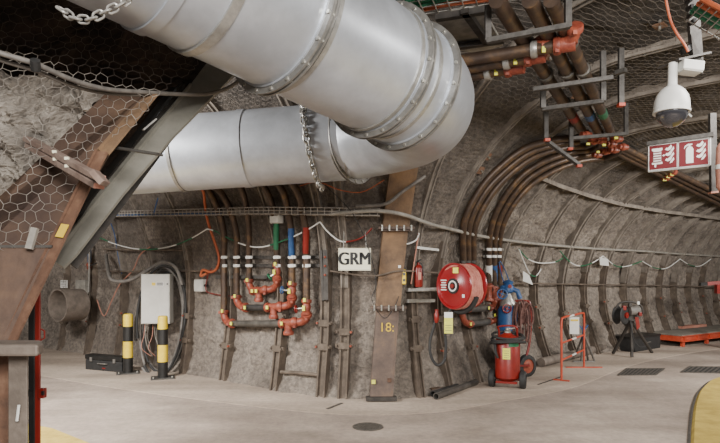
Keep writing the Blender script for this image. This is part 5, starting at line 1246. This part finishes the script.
# ---------------------------------------------------------------- fire sign
SA = P(648.5, 158.5, 4.36); SB = P(709.5, 151.5, 4.12); sx_ = (SB - SA); sw = sx_.length; sx_.normalize(); sn = V((0, 0, 1)).cross(sx_); sz = V((0, 0, 1))
if sn.y < 0: sn = -sn
sm = Matrix((sx_, sn, sz)).transposed(); sc0 = (SA + SB) / 2; shh = .2
root = thing('fire_sign', 'red hanging fire sign with white hose reel and extinguisher symbols', 'sign', sc0 - V((0, 0, .12)))
mb = MB(); mb.box(sc0, (sw, .012, shh), sm); bd = obj('panel', mb, 'white', root)
for q in (-1, 1):
    mb = MB(); mb.box(sc0 + sm @ V((q * sw * .25, -.008, 0)), (sw * .5 - .016, .004, shh - .016), sm); obj('red_field', mb, 'signred', root)
def glyph(poly, cx, name='symbol'):
    u = shh - .03; mb = MB(); mb.prism([(cx + x * u, y * u) for x, y in poly], (sc0, sm), -.013, -.010); return obj(name, mb, 'white', root)
def flames(cx):
    for k, dy in enumerate((.30, .06, -.18)):
        glyph([(-.16, dy), (-.05, dy - .06), (.06, dy - .02), (.12, dy + .10), (.08, dy + .2), (.0, dy + .1), (-.06, dy + .06), (-.10, dy + .08)][::-1], cx, 'flame')
        glyph([(.02, dy - .16), (.12, dy - .12), (.2, dy - .0), (.18, dy + .1), (.12, dy + .02), (.06, dy - .06)][::-1], cx, 'flame')
fl = sw * .25
glyph([(-.44, .40), (-.44, .30), (-.38, .28), (-.38, -.22), (-.44, -.24), (-.44, -.32), (-.02, -.32), (-.02, -.24), (-.07, -.22), (-.07, .28), (-.02, .30), (-.02, .40)], -fl, 'reel_symbol')
for k in range(5):
    mb = MB(); u = shh - .03; mb.box(sc0 + sm @ V((-fl - .225 * u, -.0135, (.22 - .11 * k) * u)), (.30 * u, .002, .008), sm); obj('reel_line', mb, 'signred', root)
glyph([(-.34, -.32), (-.34, -.44), (-.28, -.46), (-.26, -.32)], -fl, 'hose_symbol')
glyph([(-.02, .05), (.04, .10), (.09, .05), (.04, 0)], -fl, 'valve_symbol')
flames(-fl + .042)
glyph([(-.34, -.42), (-.34, .18), (-.30, .27), (-.24, .31), (-.24, .36), (-.36, .30), (-.40, .22), (-.42, .24), (-.38, .36), (-.26, .43), (-.10, .42), (-.10, .37), (-.17, .36), (-.17, .31), (-.10, .27), (-.06, .18), (-.06, -.42)][::-1], fl + .01, 'extinguisher_symbol')
flames(fl + .045)
for a, b in (((-.5, .5), (.5, .5)), ((-.5, -.5), (.5, -.5)), ((-.5, -.5), (-.5, .5)), ((.5, -.5), (.5, .5)), ((0, -.5), (0, .5))):
    mb = MB(); mb.beam(sc0 + sm @ V((a[0]*sw, 0, a[1]*(shh+.006))), sc0 + sm @ V((b[0]*sw, 0, b[1]*(shh+.006))), .02, .012); obj('frame_bar', mb, 'zinc', root)
mb = MB(); mb.beam(sc0 + sm @ V((-sw*.52, 0, shh*.56)), sc0 + sm @ V((sw*.56, 0, shh*.6)), .05, .03); obj('top_channel', mb, 'bracket', root)
pp = P(713.5, 150, 4.16); mb = MB(); mb.beam(V((pp.x, pp.y, CAMZ + (275-192)/F*4.16)), V((pp.x - .01, pp.y, 2.85)), .045, .03, (0, 1, 0)); obj('side_strut', mb, 'bracket', root)
mb = MB(); mb.beam(P(709.5, 193, 4.15), P(717, 192, 4.15), .04, .012); obj('strut_end', mb, 'salmon', root)
cg = P(724.5, 167, 3.9); root = thing('insulated_unit', 'rounded salmon pink unit cut off by the right edge beside the sign strut', 'unit', cg - V((0, 0, .2)))
mb = MB(); mb.lathe(cg - V((0, 0, .18)), (0, 0, 1), [(0, .01), (.01, .03), (.04, .05), (.18, .055), (.32, .05), (.35, .03), (.36, .01)], 24); obj('body', mb, 'salmon', root)
mb = MB(); mb.ring(cg, (0, 0, 1), .05, .058, .03, 24); obj('white_band', mb, 'white', root)
# small rusty anchor plates on the vault
for (x, y) in ((485, 154), (576, 92), (524, 43), (645, 47), (660, 20), (549, 52), (478, 168)):
    l, n = HN(x, y); q = n.to_track_quat('Z', 'Y').to_matrix(); root = thing('anchor_plate', None, 'plate', l, 'square anchor plates on the vault')
    root['label'] = 'small rusty square anchor plate bolted on the vault'
    mb = MB(); mb.box(l + n * .06, (.11, .11, .012), q); obj('plate', mb, 'rust', root)
    mb = MB(); mb.cyl(l, l + n * .10, .015, 10); obj('bolt', mb, 'bolt', root)
